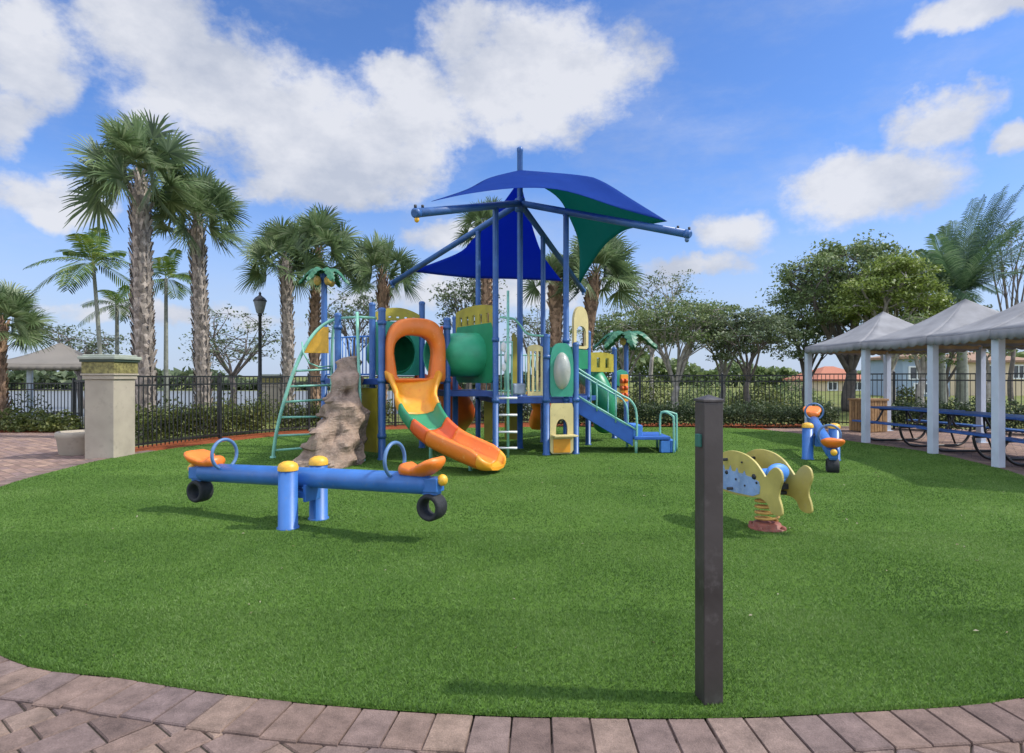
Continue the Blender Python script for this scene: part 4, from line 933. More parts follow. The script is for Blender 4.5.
sail('shade_sail', curve(PK - Z_ * .18, np.array(P(488, 223, 12.6)), np.array(P(471, 241, 13.0)), np.array(P(457, 253.5, 13.4)), k3), curve(PK - Z_ * .18, np.array(P(531, 222, 12.7)), np.array(P(543, 255, 13.8)), np.array(P(562, 281, 14.9))), curve(k3, np.array(P(465, 277.5, 13.7)), np.array(P(515, 279, 14.2)), np.array(P(562, 281, 14.9))), 'sailblue')

# decks
def deck(poly, z, name='deck'):
    a = sum(poly[i][0] * poly[(i + 1) % len(poly)][1] - poly[(i + 1) % len(poly)][0] * poly[i][1] for i in range(len(poly)))
    b = MB(); b.prism([(q[0], q[1]) for q in poly], (0, 0, z - .05), (1, 0, 0), (0, 1, 0), .10); return part(b, name, 'deck', None, .01)
deck([PA, PBq, PC, PA2], 1.37); deck([PL, (PA[0] - .04, PA[1] + .04), (PA2[0] - .04, PA2[1]), PLB], 1.36)
deck([PD, PGf, PH, PG2, PE], 1.02); deck([PH + np.array([.03, .03, 0]), (1.56, 12.3), (PG2[0] + .05, PG2[1])], 1.01)
deck([(1.60, 12.35), (2.32, 13.6), (1.7, 14.0), (.75, 12.9)], 1.00)
deck([PBq, (PD[0] - .05, PD[1] + .15), (PE[0] - .05, PE[1]), PI_, (PC[0] + .05, PC[1])], 1.14, 'bridge_deck')

# slide hood and chute
mAB = (np.array(PA) + np.array(PBq)) / 2; rv = unit(np.array([PBq[0] - PA[0], PBq[1] - PA[1], 0])); nv = np.array([rv[1], -rv[0], 0])
NN = 64
def sup(a, w, zt, zb, ex):       # rounded arch: straight sides below, superellipse on top
    c, s = math.cos(a), math.sin(a)
    if s >= 0: return (w * math.copysign(abs(c) ** (2 / ex), c), zt * abs(s) ** (2 / ex))
    k = min(w / max(abs(c), 1e-6), zb / max(abs(s), 1e-6)); return (k * c, -k * abs(s))
zc_ = 1.80
def loop(w, zt, zb, ex, cx=0, cz=0, taper=0.0):
    out = []
    for k in range(NN):
        x, z = sup(2 * PI * k / NN, w, zt, zb, ex); out.append((cx + x * (1 + taper * min(0, z) / zb), cz + z))
    return out
oc = np.array([mAB[0], mAB[1], zc_]) - rv * .05
lo_b = loop(.535, .60, .50, 2.8); lo_m = loop(.535, .60, .50, 2.8); lo_f = loop(.50, .565, .47, 2.6); li_f = loop(.425, .37, .41, 2.6, -.06, -.02, .14); li_m = loop(.375, .325, .41, 2.6, -.06, -.02, .16); li_b = loop(.375, .325, .41, 2.6, -.06, -.02, .16)
V = []
for lp, d in ((lo_b, .04), (lo_m, .20), (lo_f, .25), (li_f, .25), (li_m, .20), (li_b, .04)): V += [oc + rv * x + nv * d + Z_ * z for x, z in lp]
F = []
for i in range(6):
    j = (i + 1) % 6
    for k in range(NN): F.append((i * NN + k, i * NN + (k + 1) % NN, j * NN + (k + 1) % NN, j * NN + k))
b = MB(); b.add(V, F, True)
hood = part(b, 'slide_hood', 'orange')
b = MB(); q = oc + rv * .55 + nv * .02
b.prism([(-.03, -.48), (.03, -.48), (.03, .50), (-.03, .50)], q, nv, Z_, .03); part(b, 'hood_flange', 'redorange', hood)
path = catmull([(-1.74, 10.36, 1.34), (-1.65, 10.16, 1.29), (-1.60, 9.93, 1.02), (-1.54, 9.72, .82), (-1.36, 9.42, .58), (-1.06, 9.14, .37), (-.68, 8.90, .22), (-.36, 8.72, .115), (-.20, 8.63, .10)], 8)
prof = [(-.345, .20), (-.325, .235), (-.295, .235), (-.275, .20), (-.25, .06), (-.15, .012), (0, 0), (.15, .012), (.25, .06), (.275, .20), (.295, .235), (.325, .235), (.345, .20), (.335, .06), (.26, -.03), (0, -.05), (-.26, -.03), (-.335, .06)]
def chute(i0, i1, name, m, parent, endcap=False):
    b = MB(); V = []; n = len(prof)
    for i in range(i0, i1 + 1):
        p = path[i]; t = unit(path[min(i + 1, len(path) - 1)] - path[max(i - 1, 0)]); l = unit(np.cross(t, Z_)); u = np.cross(l, t)
        s = i / (len(path) - 1); hs = 1.0 if s < .82 else max(.30, 1 - (s - .82) * 3.9)
        k0 = min(1, max(0, (i - 4) / 13)); k0 = k0 * k0 * (3 - 2 * k0); hs *= .75 + .25 * k0; ws = 1.42 - .42 * k0; ws *= 1 if s < .90 else (1 - .38 * ((s - .90) / .10) ** 2)
        V += [p + l * x * ws + u * (z * (hs if z > 0 else 1)) for x, z in prof]
    F = [(i * n + k, (i + 1) * n + k, (i + 1) * n + (k + 1) % n, i * n + (k + 1) % n) for i in range(i1 - i0) for k in range(n)]
    F.append(tuple(range(n))); F.append(tuple((i1 - i0) * n + k for k in range(n - 1, -1, -1)))
    b.add(V, F, True); b.sm[-1] = b.sm[-2] = False; return part(b, name, m, parent)
NPt = len(path) - 1
c0 = chute(2, 25, 'chute', 'amber', None); chute(25, 33, 'chute_section', 'green', c0); chute(33, 39, 'chute_section', 'redorange', c0); chute(39, 56, 'chute_section', 'orange', c0); chute(56, NPt, 'chute_lip', 'amber', c0)
b = MB(); b.tube([(-1.28, 9.45, 0), (-1.28, 9.45, .50)], .028, 10); b.tube([(-.62, 8.92, 0), (-.62, 8.92, .16)], .028, 10); part(b, 'slide_leg', 'pipe', c0)

# panel with a round tunnel mouth behind the hood, dark tube beyond
def panel_hole(a, c, z0, z1, hz, hr, name, m, th=.04, nseg=48, hx=.5, rz_=None, parent=None):
    a = np.array([a[0], a[1], 0.0]); c = np.array([c[0], c[1], 0.0]); u = unit(c - a); L = np.linalg.norm(c - a); ox = L * hx; outer, inner = [], []
    for k in range(nseg):
        t = 2 * PI * k / nseg; co, si = math.cos(t), math.sin(t); kx = (L - ox if co > 0 else ox) / max(abs(co), 1e-6); kz = ((z1 - hz) if si > 0 else (hz - z0)) / max(abs(si), 1e-6); q = min(kx, kz)
        outer.append((ox + q * co, hz + q * si)); inner.append((ox + hr * co, hz + (rz_ or hr) * si))
    b = MB(); b.ring(outer, inner, a, u, Z_, th); return part(b, name, m, parent)
def shrink(a, c, g=.07):
    a = np.array(a[:2], float); c = np.array(c[:2], float); u = (c - a) / np.linalg.norm(c - a); return a + u * g, c - u * g
a_, c_ = shrink(PA2, PC); panel_hole(a_, c_, 1.42, 2.45, 1.86, .36, 'tunnel_panel', 'teal', rz_=.42)
mid = np.array([(a_[0] + c_[0]) / 2, (a_[1] + c_[1]) / 2, 1.86]); ud = unit(np.array([c_[0] - a_[0], c_[1] - a_[1], 0])); nd = np.array([-ud[1], ud[0], 0])
b = MB(); b.lathe([(.36, 0.02), (.42, .025), (.42, .60), (.36, .80), (.0, .95)], mid, 28, np.stack([ud, Z_, nd], 1)); part(b, 'tunnel_end', 'green')
# crawl tunnel between the towers
a_, c_ = shrink(PI_, PD); pn = panel_hole(a_, c_, 1.28, 2.36, 1.80, .36, 'tunnel_panel', 'green', hx=.56)
ctr = np.array([a_[0] + (c_[0] - a_[0]) * .56, a_[1] + (c_[1] - a_[1]) * .56, 1.80]); ud = unit(np.array([c_[0] - a_[0], c_[1] - a_[1], 0])); nd = np.array([ud[1], -ud[0], 0])
b = MB(); pts = catmull([ctr - nd * .02, ctr + nd * .16 - ud * .02, ctr + nd * .30 - ud * .12, ctr + nd * .36 - ud * .36, np.array([-1.40, 11.05, 1.80])], 6); b.tube(pts, [.405] * len(pts), 30, caps=False); tu = part(b, 'crawl_tunnel', 'tunnel')
sd = tu.modifiers.new('thick', 'SOLIDIFY'); sd.thickness = .02
b = MB()
for f, zz in ((.30, 1.80), (.72, 1.80)):
    p = ctr + nd * .60 - ud * (.50 * (1 - f)) ; b.ell((p[0], p[1], zz), (.02, .02, .02), 8, 6)
# slotted arch panels
def slotted(a, c, z0, z1, n, name, m, rise=.06, rail=.10, th=.035, fill=.55):
    a = np.array([a[0], a[1], 0.0]); c = np.array([c[0], c[1], 0.0]); u = unit(c - a); L = np.linalg.norm(c - a); b = MB(); K = 16
    ar_ = lambda x: rise * (1 - (2 * x / L - 1) ** 2)
    top = [(L * k / K, z1 - rise + ar_(L * k / K)) for k in range(K + 1)]; b.prism([(0, z1 - rail - rise), (L, z1 - rail - rise)] + top[::-1], a, u, Z_, th)
    b.prism([(0, z0), (L, z0), (L, z0 + rail), (0, z0 + rail)], a, u, Z_, th)
    w = L / (n + (n - 1) * (1 - fill) / fill) if n > 1 else L
    pitch = (L - w) / max(1, n - 1)
    for j in range(n): b.prism([(j * pitch, z0 + rail), (j * pitch + w, z0 + rail), (j * pitch + w, z1 - rail - rise), (j * pitch, z1 - rail - rise)], a, u, Z_, th)
    return part(b, name, m)
a_, c_ = shrink(PI_, PD, .05); slotted(a_, c_, 2.26, 2.72, 6, 'slotted_panel', 'olive', .07, .11, fill=.6)
a_, c_ = shrink(PA2, PC, .05); slotted(a_, c_, 2.47, 2.72, 6, 'slotted_panel', 'olive', .12, .05, fill=.6)
slotted((.275, 10.64), (.545, 10.70), 1.06, 1.97, 4, 'slotted_panel', 'cream', .05, .07, fill=.45)
slotted((1.62, 12.42), (2.27, 13.50), 1.50, 1.92, 3, 'slotted_panel', 'olive', .03, .09, fill=.62)
# bubble panel
a_, c_ = np.array([.675, 10.70]), np.array([1.10, 10.815])
post(1.155, 10.86, 1.98, .055, collars=(.98,))
z0, z1 = 1.07, 2.00; L = float(np.hypot(*(c_ - a_))); ua = unit(np.array([c_[0] - a_[0], c_[1] - a_[1], 0])); na = np.array([ua[1], -ua[0], 0])
outer, inner = [], []
for k in range(48):
    t = 2 * PI * k / 48; x, z = sup(t, L / 2, .50, .46, 3.0); outer.append((L / 2 + x, 1.50 + z)); inner.append((L / 2 + L * .36 * math.cos(t), 1.50 + .33 * math.sin(t)))
b = MB(); b.ring(outer, inner, (a_[0], a_[1], 0), ua, Z_, .045); bp = part(b, 'bubble_panel', 'teal')
b = MB(); b.ell(np.array([a_[0], a_[1], 0]) + ua * L / 2 + Z_ * 1.50 + na * .0, (L * .365, .19, .335), 26, 18, np.stack([ua, na, Z_], 1)); part(b, 'bubble_window', 'bubble', bp)
# cream play panel with arched opening and shop counter
outer, inner = [], []
for k in range(48):
    t = 2 * PI * k / 48; co, si = math.cos(t), math.sin(t); q = min((L / 2) / max(abs(co), 1e-6), (.47 if si > 0 else .43) / max(abs(si), 1e-6)); outer.append((L / 2 + q * co, .45 + q * si))
    x, z = sup(t, .095 * L / .38, .19, .10, 2.2); inner.append((L / 2 + x, .45 + z))
b = MB(); b.ring(outer, inner, (a_[0], a_[1], 0), ua, Z_, .035); cp = part(b, 'counter_panel', 'cream')
b = MB(); q = np.array([a_[0], a_[1], 0]) + ua * L * .55 + na * .10; b.box(q + Z_ * .345, (L * 1.0, .22, .03), math.atan2(ua[1], ua[0])); part(b, 'counter', 'cream', cp, .005)
b = MB(); b.box(np.array([a_[0], a_[1], 0]) + ua * L * .5 + na * .028 + Z_ * .16, (L * .72, .018, .24), math.atan2(ua[1], ua[0])); part(b, 'inset', 'amber', cp, .004)
# wall panels under and over the decks
def wall(a, c, z0, z1, m='olive', th=.035, name='wall_panel', wave=0.0):
    a = np.array([a[0], a[1], 0.0]); c = np.array([c[0], c[1], 0.0]); u = unit(c - a); L = np.linalg.norm(c - a)
    top = [(L * k / 10, z1 + wave * math.sin(3 * PI * k / 10)) for k in range(11)]
    b = MB(); b.prism([(0, z0), (L, z0)] + top[::-1], a, u, Z_, th); return part(b, name, m, None, .006)
wall((-2.72, 10.56), (-2.30, 10.26), .10, 1.20); wall((-.56, 12.05), (-.36, 12.05), .12, .98); wall((-.15, 12.35), (.22, 12.45), .10, .90)
wall((0.0, 12.15), (.18, 12.25), 1.10, 2.24, wave=.05)
wall((.74, 12.72), (1.48, 12.36), 1.62, 2.02, 'green'); wall((1.12, 11.10), (1.24, 11.40), 1.06, 1.60, 'green')
# yellow arch lookout
aa, cc2 = np.array([1.19, 11.70]), np.array([1.52, 12.12]); Lk = float(np.hypot(*(cc2 - aa))); uk = unit(np.array([cc2[0] - aa[0], cc2[1] - aa[1], 0]))
outer, inner = [], []
for k in range(48):
    t = 2 * PI * k / 48; x, z = sup(t, Lk / 2, .34, .50, 2.2); outer.append((Lk / 2 + x, 2.45 + z)); x, z = sup(t, Lk * .33, .14, .26, 2.2); inner.append((Lk / 2 + x, 2.26 + z))
b = MB(); b.ring(outer, inner, (aa[0], aa[1], 0), uk, Z_, .05); part(b, 'lookout_arch', 'cream')
wall(aa, cc2, 1.55, 1.93, 'green')
# mast guards: railing behind the left deck
a_, c_ = shrink(PLB, PA2, .07); b = MB(); av = np.append(a_, 0); cv = np.append(c_, 0)
for z in (1.44, 2.16): b.tube([av + Z_ * z, cv + Z_ * z], .016, 8)
for k in range(1, 13): q = av + (cv - av) * k / 13; b.tube([q + Z_ * 1.44, q + Z_ * 2.16], .011, 6)
part(b, 'guard_rail', 'blue_light')
a_, c_ = shrink(PE, PG2, .07); b = MB(); av = np.append(a_, 0); cv = np.append(c_, 0)
for z in (1.10, 1.85): b.tube([av + Z_ * z, cv + Z_ * z], .016, 8)
for k in range(1, 12): q = av + (cv - av) * k / 12; b.tube([q + Z_ * 1.10, q + Z_ * 1.85], .011, 6)
part(b, 'guard_rail', 'pipe')

# pole ladder at the front of the middle tower
lx, ly = wx(508, 10.35), 10.35
b = MB(); b.tube([(lx, ly, 0), (lx, ly, 2.88)], .024, 10); ld = part(b, 'ladder_pole', 'pipe')
for py in (398, 415, 432, 448): b = MB(); z = wz(py, ly); b.tube([(lx - .16, ly - .01, z), (lx + .16, ly - .01, z)], .020, 8); part(b, 'rung', 'white', ld)
b = MB(); b.tube(catmull([P(500, 317, 10.5), P(507, 318, 10.45), P(514, 319, 10.5), P(520, 325, 10.6), P(528, 334, 10.65), P(545, 336, 10.7)], 6), .020, 8); part(b, 'grab_rail', 'pipe')
b = MB()
for q in (501, 505, 512): b.tube([P(q, 342, 10.6), P(q, 396, 10.6)], .014, 6)
b.tube([P(500, 342, 10.6), P(513, 342, 10.6)], .014, 6); part(b, 'grab_rail', 'pipe')
b = MB(); b.ell(P(503.5, 347, 10.55), (.05, .02, .09), 10, 8); b.ell(P(507, 357, 10.55), (.05, .02, .10), 10, 8); b.ell(P(504, 367, 10.55), (.04, .02, .08), 10, 8); part(b, 'talk_flower', 'white')
b = MB(); b.box(P(518, 389, 10.75), (.24, .20, .20), .3); part(b, 'step_bracket', 'grey', None, .03)

# rock climber
def rock():
    b = MB(); nz, na_ = 44, 46; V = []
    from mathutils import noise
    for i in range(nz + 1):
        s = i / nz; z = 1.76 * s
        w = .31 * (1 - s) ** 1.35 + .125; d = .42 * (1 - s) ** 1.0 + .15
        if s > .93: k = math.sqrt(max(0, 1 - ((s - .93) / .07) ** 2)); w *= max(.02, k); d *= max(.02, k)
        cx = -2.50 - w + .0 + .04 * math.sin(s * 5) - .13 * s; cy = 9.72 + .60 * s ** 1.2
        for k in range(na_):
            a = 2 * PI * k / na_; c, sn = math.cos(a), math.sin(a)
            sx = math.copysign(abs(c) ** .7, c); sy = math.copysign(abs(sn) ** .7, sn)
            p = Vector((cx + w * sx, cy + d * sy, z))
            n1 = noise.noise(p * 2.1 + Vector((3, 1, 7))); n2 = noise.noise(p * 6.3); n3 = noise.voronoi(p * 3.4)[0][0]
            out = Vector((sx, sy, 0))
            step = 0
            if c < -.15 and s < .62: step = (.05 - .10 * ((z / .25) % 1.0) ** 1.5) * min(1, -c * 1.4)
            hole = 0
            for (hx, hz, hr) in ((-2.76, .42, .10), (-2.70, 1.12, .06)):
                if sn < -.2: hole -= .16 * math.exp(-((p.x - hx) ** 2 + (z - hz) ** 2) / (hr * hr))
            q = p + out * (.05 * n1 + .045 * n2 + .20 * (n3 - .3) + step + hole) * (1 if s < .95 else .4); V.append((q.x, q.y, max(0, z + .03 * n2 * (1 if 0 < i else 0))))
    F = [(i * na_ + k, i * na_ + (k + 1) % na_, (i + 1) * na_ + (k + 1) % na_, (i + 1) * na_ + k) for i in range(nz) for k in range(na_)]
    F.append(tuple(nz * na_ + k for k in range(na_))); b.add(V, F, False); return part(b, 'rock_climber', 'rock')
rk = rock()
for k, (px, py) in enumerate(((303, 459), (309, 445), (316, 430), (323, 415), (330, 399))):
    b = MB(); p = np.array(P(px, py, 9.58 + .09 * k)); b.ell(p, (.135, .12, .045), 10, 6, rotz(k * .7)); part(b, 'foothold', 'rock', rk)

# arched ladder climber with yellow corner panel
Lr = catmull([P(273, 458, 10.3), P(276.5, 432, 10.3), P(284, 402, 10.35), P(294, 371, 10.45), P(308, 342, 10.6), P(322, 326, 10.75), P(340, 317, 10.8)], 8)
Rr = catmull([P(331, 455, 10.75), P(331, 425, 10.75), P(331.5, 390, 10.8), P(332, 350, 10.85), P(334, 326, 10.85), P(341, 318, 10.82)], 8)
b = MB(); b.tube(Lr, .030, 10); b.tube([Lr[0] + Z_ * -.02, Lr[0] + Z_ * .03], .05, 12); ac = part(b, 'arch_climber', 'pipe'); b = MB(); b.tube(Rr, .024, 10); part(b, 'arch_rail', 'pipe', ac)
LA, RA = np.array(Lr), np.array(Rr)
for zz in (.16, .41, .68, .96, 1.24, 1.52):
    a = LA[np.argmin(abs(LA[:, 2] - zz))]; c = RA[np.argmin(abs(RA[:, 2] - zz))]; b = MB(); b.tube([a, c], .019, 8); part(b, 'rung', 'pipe', ac)
b = MB(); q0 = np.array(P(304, 353, 10.66)); b.prism([(0, 0), (.42, 0), (.42, .47), (.33, .47), (.14, .28)], q0, unit(np.array([1, .25, 0])), Z_, .03); part(b, 'corner_panel', 'capyel', ac, .006)
b = MB(); b.tube([P(362, 460, 9.95), P(360, 400, 10.05), P(358, 345, 10.15), P(357, 312, 10.2)], .026, 10); b.lathe([(.06, 0), (.06, .02), (.035, .06), (.0, .06)], P(362, 460, 9.95)[:2] + (0.0,), 12); part(b, 'climber_rail', 'pipe')
b = MB(); b.tube([P(342, 318, 10.72), P(358, 317, 10.25), P(376, 318, 10.12)], .022, 10); part(b, 'cross_rail', 'pipe')
b = MB(); b.tube([P(302, 342, 10.55), P(303, 352, 10.5), P(309, 363, 10.52), P(319, 367, 10.7), P(331, 366, 10.8)], .014, 8); part(b, 'hand_loop', 'pipe')

# plastic palm toppers
def topper(x, y, z, label_m, Rr_=.50, n=6, a0=.3, coc=3):
    b = MB(); b.lathe([(.075, -.16), (.085, 0), (.05, .05), (0, .06)], (x, y, z), 14); tp = part(b, 'palm_topper', 'blue')
    for k in range(n):
        a = a0 + 2 * PI * k / n; e = np.array([math.cos(a), math.sin(a), 0]); tg = np.array([-e[1], e[0], 0]); b = MB(); V = []; ns = 14
        for i in range(ns + 1):
            s = i / ns; c = np.array([x, y, z]) + e * Rr_ * (s - .08 * s * s) + Z_ * (.10 * math.sin(PI * min(1, s * 1.2)) - .34 * Rr_ * s ** 2.2); w = .105 * math.sin(PI * min(1, .12 + .86 * s)) ** .7 * (1 if i % 2 else .66) * Rr_ / .5
            for q in (-1, -.5, 0, .5, 1): V.append(c + tg * w * q - Z_ * .06 * abs(q))
        F = [(i * 5 + j, i * 5 + j + 1, (i + 1) * 5 + j + 1, (i + 1) * 5 + j) for i in range(ns) for j in range(4)]
        b.add(V, F); o = part(b, 'leaf', 'leafplast', tp); sd = o.modifiers.new('thick', 'SOLIDIFY'); sd.thickness = .016
    for k in range(coc):
        a = 4.0 + 1.5 * k; b = MB(); b.ell((x + .15 * math.cos(a), y + .15 * math.sin(a), z - .17), (.075, .075, .095), 12, 8); part(b, 'coconut', 'coco', tp)
topper(*PLB, 3.46, '', .52, 6, .1)
topper(2.74, 14.4, 2.40, '', .85, 7, .25)

# transfer stairs
SN, SF = 11.02, 11.82
for y in (SN, SF):
    b = MB(); b.prism([(1.18, .74), (1.18, 1.02), (2.22, .42), (2.22, .12)], (0, y, 0), (1, 0, 0), (0, 0, 1), .045); part(b, 'stair_stringer', 'blue_plast', None, .008)
for k in range(4):
    b = MB(); b.box((1.32 + .25 * k, (SN + SF) / 2, .84 - .155 * k), (.28, SF - SN - .05, .045)); b.box((1.44 + .25 * k, (SN + SF) / 2, .765 - .155 * k), (.03, SF - SN - .05, .10)); part(b, 'stair_tread', 'blue_plast', None, .008)
b = MB(); b.box((2.31, 11.30, .385), (.17, .60, .24)); part(b, 'riser_block', 'blue_light', None, .01)
b = MB(); b.box((2.56, 11.40, .275), (.66, .95, .06)); td = part(b, 'transfer_deck', 'blue_plast', None, .012)
b = MB(); b.box((2.80, 11.02, .12), (.16, .16, .22)); b.box((2.95, 11.40, .12), (.10, .80, .22)); part(b, 'transfer_step', 'blue_light', td, .01)
b = MB()
for q in ((2.27, 10.98), (2.27, 11.84), (2.86, 11.82)): b.tube([(*q, 0), (*q, .27)], .026, 8)
part(b, 'transfer_leg', 'pipe', td)
def rail(y, up0, name='handrail'):
    b = MB(); d = -.035 if y < 11.4 else .035
    t0, t1 = np.array([1.10, y + d, 1.60]), np.array([2.18, y + d, .95])
    b.tube(catmull([t0 - [.06, 0, .10], t0, t0 + (t1 - t0) * .25, t0 + (t1 - t0) * .8, t1, t1 + [.10, 0, -.25], t1 + [.10, 0, -.93]], 6), .020, 8)
    l0, l1 = np.array([1.10, y + d, 1.10]), np.array([2.27, y + d, .43]); b.tube([l0, l1], .018, 8)
    for f in (.06, .42, .74):
        p = t0 + (t1 - t0) * f; b.tube([p, p - [0, 0, .62 if f < .1 else .56]], .016, 8)
    part(b, name, 'pipe')
rail(SN, 1.6); rail(SF, 1.6)
b = MB(); b.tube(catmull([(2.96, 10.98, 0), (2.96, 10.98, .60), (2.94, 11.02, .68), (2.85, 11.10, .74), (2.78, 11.16, .72), (2.76, 11.18, .60), (2.76, 11.18, .30)], 6), .020, 8); part(b, 'hand_hoop', 'pipe')
b = MB(); b.tube(catmull([(3.10, 11.30, 0), (3.10, 11.30, .62), (3.06, 11.30, .70), (2.90, 11.30, .74), (2.80, 11.30, .72)], 6), .020, 8); part(b, 'hand_hoop', 'pipe')

# green slide and panels of the rear tower
b = MB(); pts = catmull([(1.70, 13.3, 1.42), (1.80, 13.0, 1.30), (1.95, 12.9, .95), (2.02, 13.0, .60), (2.05, 13.3, .35)], 7); b.tube(pts, .25, 22, caps=False); o = part(b, 'tube_slide', 'green'); sd = o.modifiers.new('thick', 'SOLIDIFY'); sd.thickness = .02
outer = []; 
b = MB(); b.prism([(-.21, .0), (.21, .0), (.21, .24), (.14, .34), (0, .38), (-.14, .34), (-.21, .24)], P(621, 386, 13.9), (.9, .43, 0), (0, 0, 1), .05); part(b, 'arch_panel', 'teal', None, .006)
b = MB(); b.box(P(624, 388, 13.75), (.20, .05, .62), .45); tp_ = part(b, 'game_panel', 'amber', None, .006)
b = MB()
for k in range(3):
    for j in range(2): b.tube([np.array(P(622 + 4 * j, 381 + 7 * k, 13.68)) - [.03, 0, 0], np.array(P(622 + 4 * j, 381 + 7 * k, 13.68)) + [.03, .02, 0]], .055, 12)
part(b, 'game_piece', 'redorange', tp_)
# red slide at the back of the left tower
b = MB(); pts = catmull([(-1.75, 12.0, 1.30), (-1.50, 12.3, 1.15), (-1.25, 12.55, .80), (-1.15, 12.9, .45), (-1.3, 13.4, .20)], 7); V = []; n = len(prof)
for i, p in enumerate(pts):
    t = unit(pts[min(i + 1, len(pts) - 1)] - pts[max(i - 1, 0)]); l = unit(np.cross(t, Z_)); u = np.cross(l, t); V += [p + l * x + u * z for x, z in prof]
b.add(V, [(i * n + k, (i + 1) * n + k, (i + 1) * n + (k + 1) % n, i * n + (k + 1) % n) for i in range(len(pts) - 1) for k in range(n)], True); part(b, 'rear_slide', 'redorange')
b = MB(); pts = catmull([(.5, 13.3, .95), (.6, 13.6, .75), (.66, 13.8, .45), (.62, 14.2, .18)], 7); V = []
for i, p in enumerate(pts):
    t = unit(pts[min(i + 1, len(pts) - 1)] - pts[max(i - 1, 0)]); l = unit(np.cross(t, Z_)); u = np.cross(l, t); V += [p + l * x * .6 + u * z for x, z in prof]
b.add(V, [(i * n + k, (i + 1) * n + k, (i + 1) * n + (k + 1) % n, i * n + (k + 1) % n) for i in range(len(pts) - 1) for k in range(n)], True); part(b, 'rear_slide', 'orange')

# ------------------------------------------------------------------ sky, sun, camera
SUN = unit(np.array([1.05, -.09, 1.22])); el = math.asin(SUN[2]); azs = math.atan2(SUN[0], SUN[1])
w = bpy.data.worlds.new('World'); S.world = w; w.use_nodes = True; N = w.node_tree.nodes; L_ = w.node_tree.links
N.clear(); out = N.new('ShaderNodeOutputWorld'); bg = N.new('ShaderNodeBackground'); L_.new(bg.outputs[0], out.inputs[0]); bg.inputs['Strength'].default_value = .15
sky = N.new('ShaderNodeTexSky'); sky.sky_type = 'NISHITA'; sky.sun_disc = False; sky.sun_elevation = el; sky.sun_rotation = azs; sky.air_density = 1.0; sky.dust_density = .6; sky.ozone_density = 2.2; sky.altitude = 0
tc = N.new('ShaderNodeTexCoord')
def math_(op, a, b=None, c=None, clamp=False):
    n = N.new('ShaderNodeMath'); n.operation = op; n.use_clamp = clamp
    for i, v in enumerate((a, b, c)):
        if v is None: continue
        if isinstance(v, (int, float)): n.inputs[i].default_value = v
        else: L_.new(v, n.inputs[i])
    return n.outputs[0]
sp = N.new('ShaderNodeSeparateXYZ'); L_.new(tc.outputs['Generated'], sp.inputs[0])
az = math_('ARCTAN2', sp.outputs['X'], sp.outputs['Y']); elv = math_('ARCSINE', sp.outputs['Z'])
def noise_(scale, detail, rough, off=(0, 0, 0), sc=(1, 1, 1)):
    mp = N.new('ShaderNodeMapping'); mp.inputs['Location'].default_value = off; mp.inputs['Scale'].default_value = sc; L_.new(tc.outputs['Generated'], mp.inputs['Vector'])
    n = N.new('ShaderNodeTexNoise'); n.inputs['Scale'].default_value = scale; n.inputs['Detail'].default_value = detail; n.inputs['Roughness'].default_value = rough; L_.new(mp.outputs[0], n.inputs['Vector']); return n.outputs['Fac']
wa = math_('MULTIPLY_ADD', noise_(7, 5, .6), .12, -.06); we = math_('MULTIPLY_ADD', noise_(7, 5, .6, (4, 2, 9)), .12, -.06)
azw = math_('ADD', az, wa); elw = math_('ADD', elv, we)
CL = [(150, 28, 75, 62), (215, 88, 105, 72), (295, 128, 115, 62), (360, 150, 88, 52), (330, 178, 100, 30), (400, 78, 45, 22), (425, 118, 60, 40), (462, 30, 42, 40), (540, 76, 112, 66), (20, 50, 58, 60), (6, 120, 34, 32), (60, 192, 55, 26), (735, 232, 44, 27), (875, 186, 92, 38), (942, 113, 52, 34), (985, 4, 78, 24), (1022, 140, 26, 22), (470, 232, 70, 18), (700, 268, 60, 12), (170, 318, 140, 12), (500, 290, 200, 18)]
tot = None
for px, py, rx, ry in CL:
    d = unit(np.array([(px - CX) / FOC, 1, (CY - py) / FOC])); a0 = math.atan2(d[0], d[1]); e0 = math.asin(d[2])
    sa = rx / FOC * math.cos(a0) ** 2 * 1.15; se = ry / FOC * math.cos(e0) ** 2 * math.cos(a0) * 1.15
    dx = math_('MULTIPLY', math_('SUBTRACT', azw, a0), 1 / sa); dy = math_('MULTIPLY', math_('SUBTRACT', elw, e0), 1 / se)
    g = math_('SUBTRACT', 1.0, math_('ADD', math_('MULTIPLY', dx, dx), math_('MULTIPLY', dy, dy)))
    g = math_('MAXIMUM', g, -1.5)
    if py > 225 : g = math_('SUBTRACT', g, .25)
    tot = g if tot is None else math_('SMOOTH_MAX', tot, g, .25)
det = noise_(13, 10, .66, (1.5, 0, 3), (1, 1, 1.5))
dens = math_('ADD', tot, math_('MULTIPLY_ADD', det, 2.0, -.86))
# unseen clouds added overhead and beyond the frame, dense and bright for fill light
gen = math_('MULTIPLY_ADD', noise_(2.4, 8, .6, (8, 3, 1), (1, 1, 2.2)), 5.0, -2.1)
def sstep(v, lo, hi):
    n = N.new('ShaderNodeMapRange'); n.interpolation_type = 'SMOOTHSTEP'; n.inputs['From Min'].default_value = lo; n.inputs['From Max'].default_value = hi; L_.new(v, n.inputs['Value']); return n.outputs[0]
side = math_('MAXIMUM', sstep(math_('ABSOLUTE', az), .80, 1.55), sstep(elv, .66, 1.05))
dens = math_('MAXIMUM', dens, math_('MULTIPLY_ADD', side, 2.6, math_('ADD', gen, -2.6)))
mr = N.new('ShaderNodeMapRange'); mr.interpolation_type = 'SMOOTHSTEP'; mr.inputs['From Min'].default_value = -.10; mr.inputs['From Max'].default_value = .88; L_.new(dens, mr.inputs['Value'])
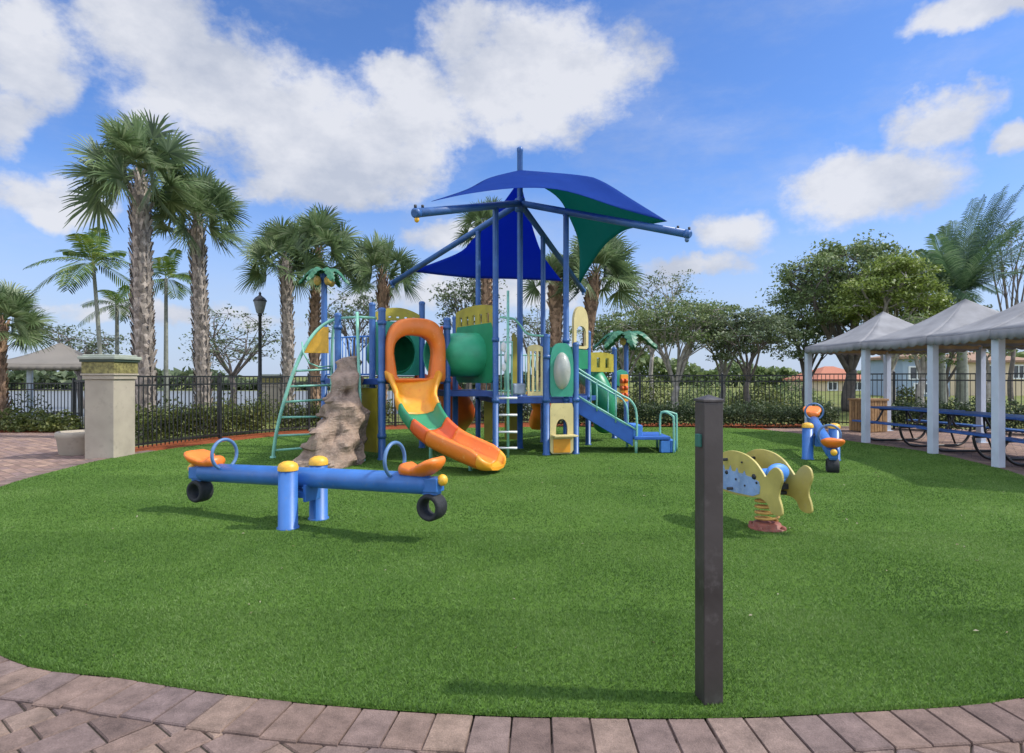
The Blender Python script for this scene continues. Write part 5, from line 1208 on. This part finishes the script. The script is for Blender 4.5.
thin = N.new('ShaderNodeMapRange'); thin.interpolation_type = 'SMOOTHSTEP'; thin.inputs['From Min'].default_value = .42; thin.inputs['From Max'].default_value = .85; thin.inputs['To Max'].default_value = .35; L_.new(noise_(4.0, 8, .65, (2, 7, 5), (1, 1, 2.5)), thin.inputs['Value'])
mask = math_('MAXIMUM', math_('MULTIPLY', mr.outputs[0], .96), thin.outputs[0])
shade = N.new('ShaderNodeMapRange'); shade.inputs['From Min'].default_value = .40; shade.inputs['From Max'].default_value = .64; L_.new(math_('ADD', noise_(6, 6, .6, (0, 3, -.05), (1, 1, 1.6)), math_('MULTIPLY', dens, .07)), shade.inputs['Value'])
cc_ = N.new('ShaderNodeMix'); cc_.data_type = 'RGBA'; L_.new(shade.outputs[0], cc_.inputs['Factor']); cc_.inputs['A'].default_value = (1.72, 1.86, 2.2, 1); cc_.inputs['B'].default_value = (2.5, 2.56, 2.76, 1)
hz = N.new('ShaderNodeMapRange'); hz.interpolation_type = 'SMOOTHSTEP'; hz.inputs['From Min'].default_value = .34; hz.inputs['From Max'].default_value = .0; hz.inputs['To Max'].default_value = .85; L_.new(elv, hz.inputs['Value'])
tint = N.new('ShaderNodeMix'); tint.data_type = 'RGBA'; tint.blend_type = 'MULTIPLY'; tint.inputs['Factor'].default_value = 1; L_.new(sky.outputs[0], tint.inputs['A']); tint.inputs['B'].default_value = (.31, .43, .625, 1)
m1 = N.new('ShaderNodeMix'); m1.data_type = 'RGBA'; L_.new(hz.outputs[0], m1.inputs['Factor']); L_.new(tint.outputs['Result'], m1.inputs['A']); m1.inputs['B'].default_value = (1.75, 2.05, 2.65, 1)
m2 = N.new('ShaderNodeMix'); m2.data_type = 'RGBA'; L_.new(mask, m2.inputs['Factor']); L_.new(m1.outputs['Result'], m2.inputs['A']); bri = N.new('ShaderNodeMix'); bri.data_type = 'RGBA'; bri.blend_type = 'MULTIPLY'; bri.inputs['Factor'].default_value = 1; L_.new(cc_.outputs['Result'], bri.inputs['A']); L_.new(math_('MULTIPLY_ADD', side, 1.9, 1.0), bri.inputs['B']); L_.new(bri.outputs['Result'], m2.inputs['B'])  # side mask brightens the added out-of-frame clouds as fill light
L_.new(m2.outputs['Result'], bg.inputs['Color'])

sl = bpy.data.lights.new('sun', 'SUN'); sl.energy = 2.0; sl.angle = R(1.5); sl.color = (1, .95, .87)
so = bpy.data.objects.new('sun', sl); COL.objects.link(so); so.rotation_euler = Vector(SUN).to_track_quat('Z', 'Y').to_euler(); so.location = (20, -5, 30)
cd = bpy.data.cameras.new('camera'); co = bpy.data.objects.new('camera', cd); COL.objects.link(co); co.location = (0, 0, EYE); co.rotation_euler = (R(90), 0, 0)
cd.sensor_width = 36; cd.lens = 36 * FOC / 1024; cd.clip_end = 4000; cd.clip_start = .05; S.camera = co
S.view_settings.view_transform = 'Standard'; S.view_settings.look = 'None'; S.view_settings.exposure = 1.08; S.view_settings.gamma = 1
S.cycles.use_denoising = True; S.cycles.max_bounces = 8; S.cycles.transparent_max_bounces = 8
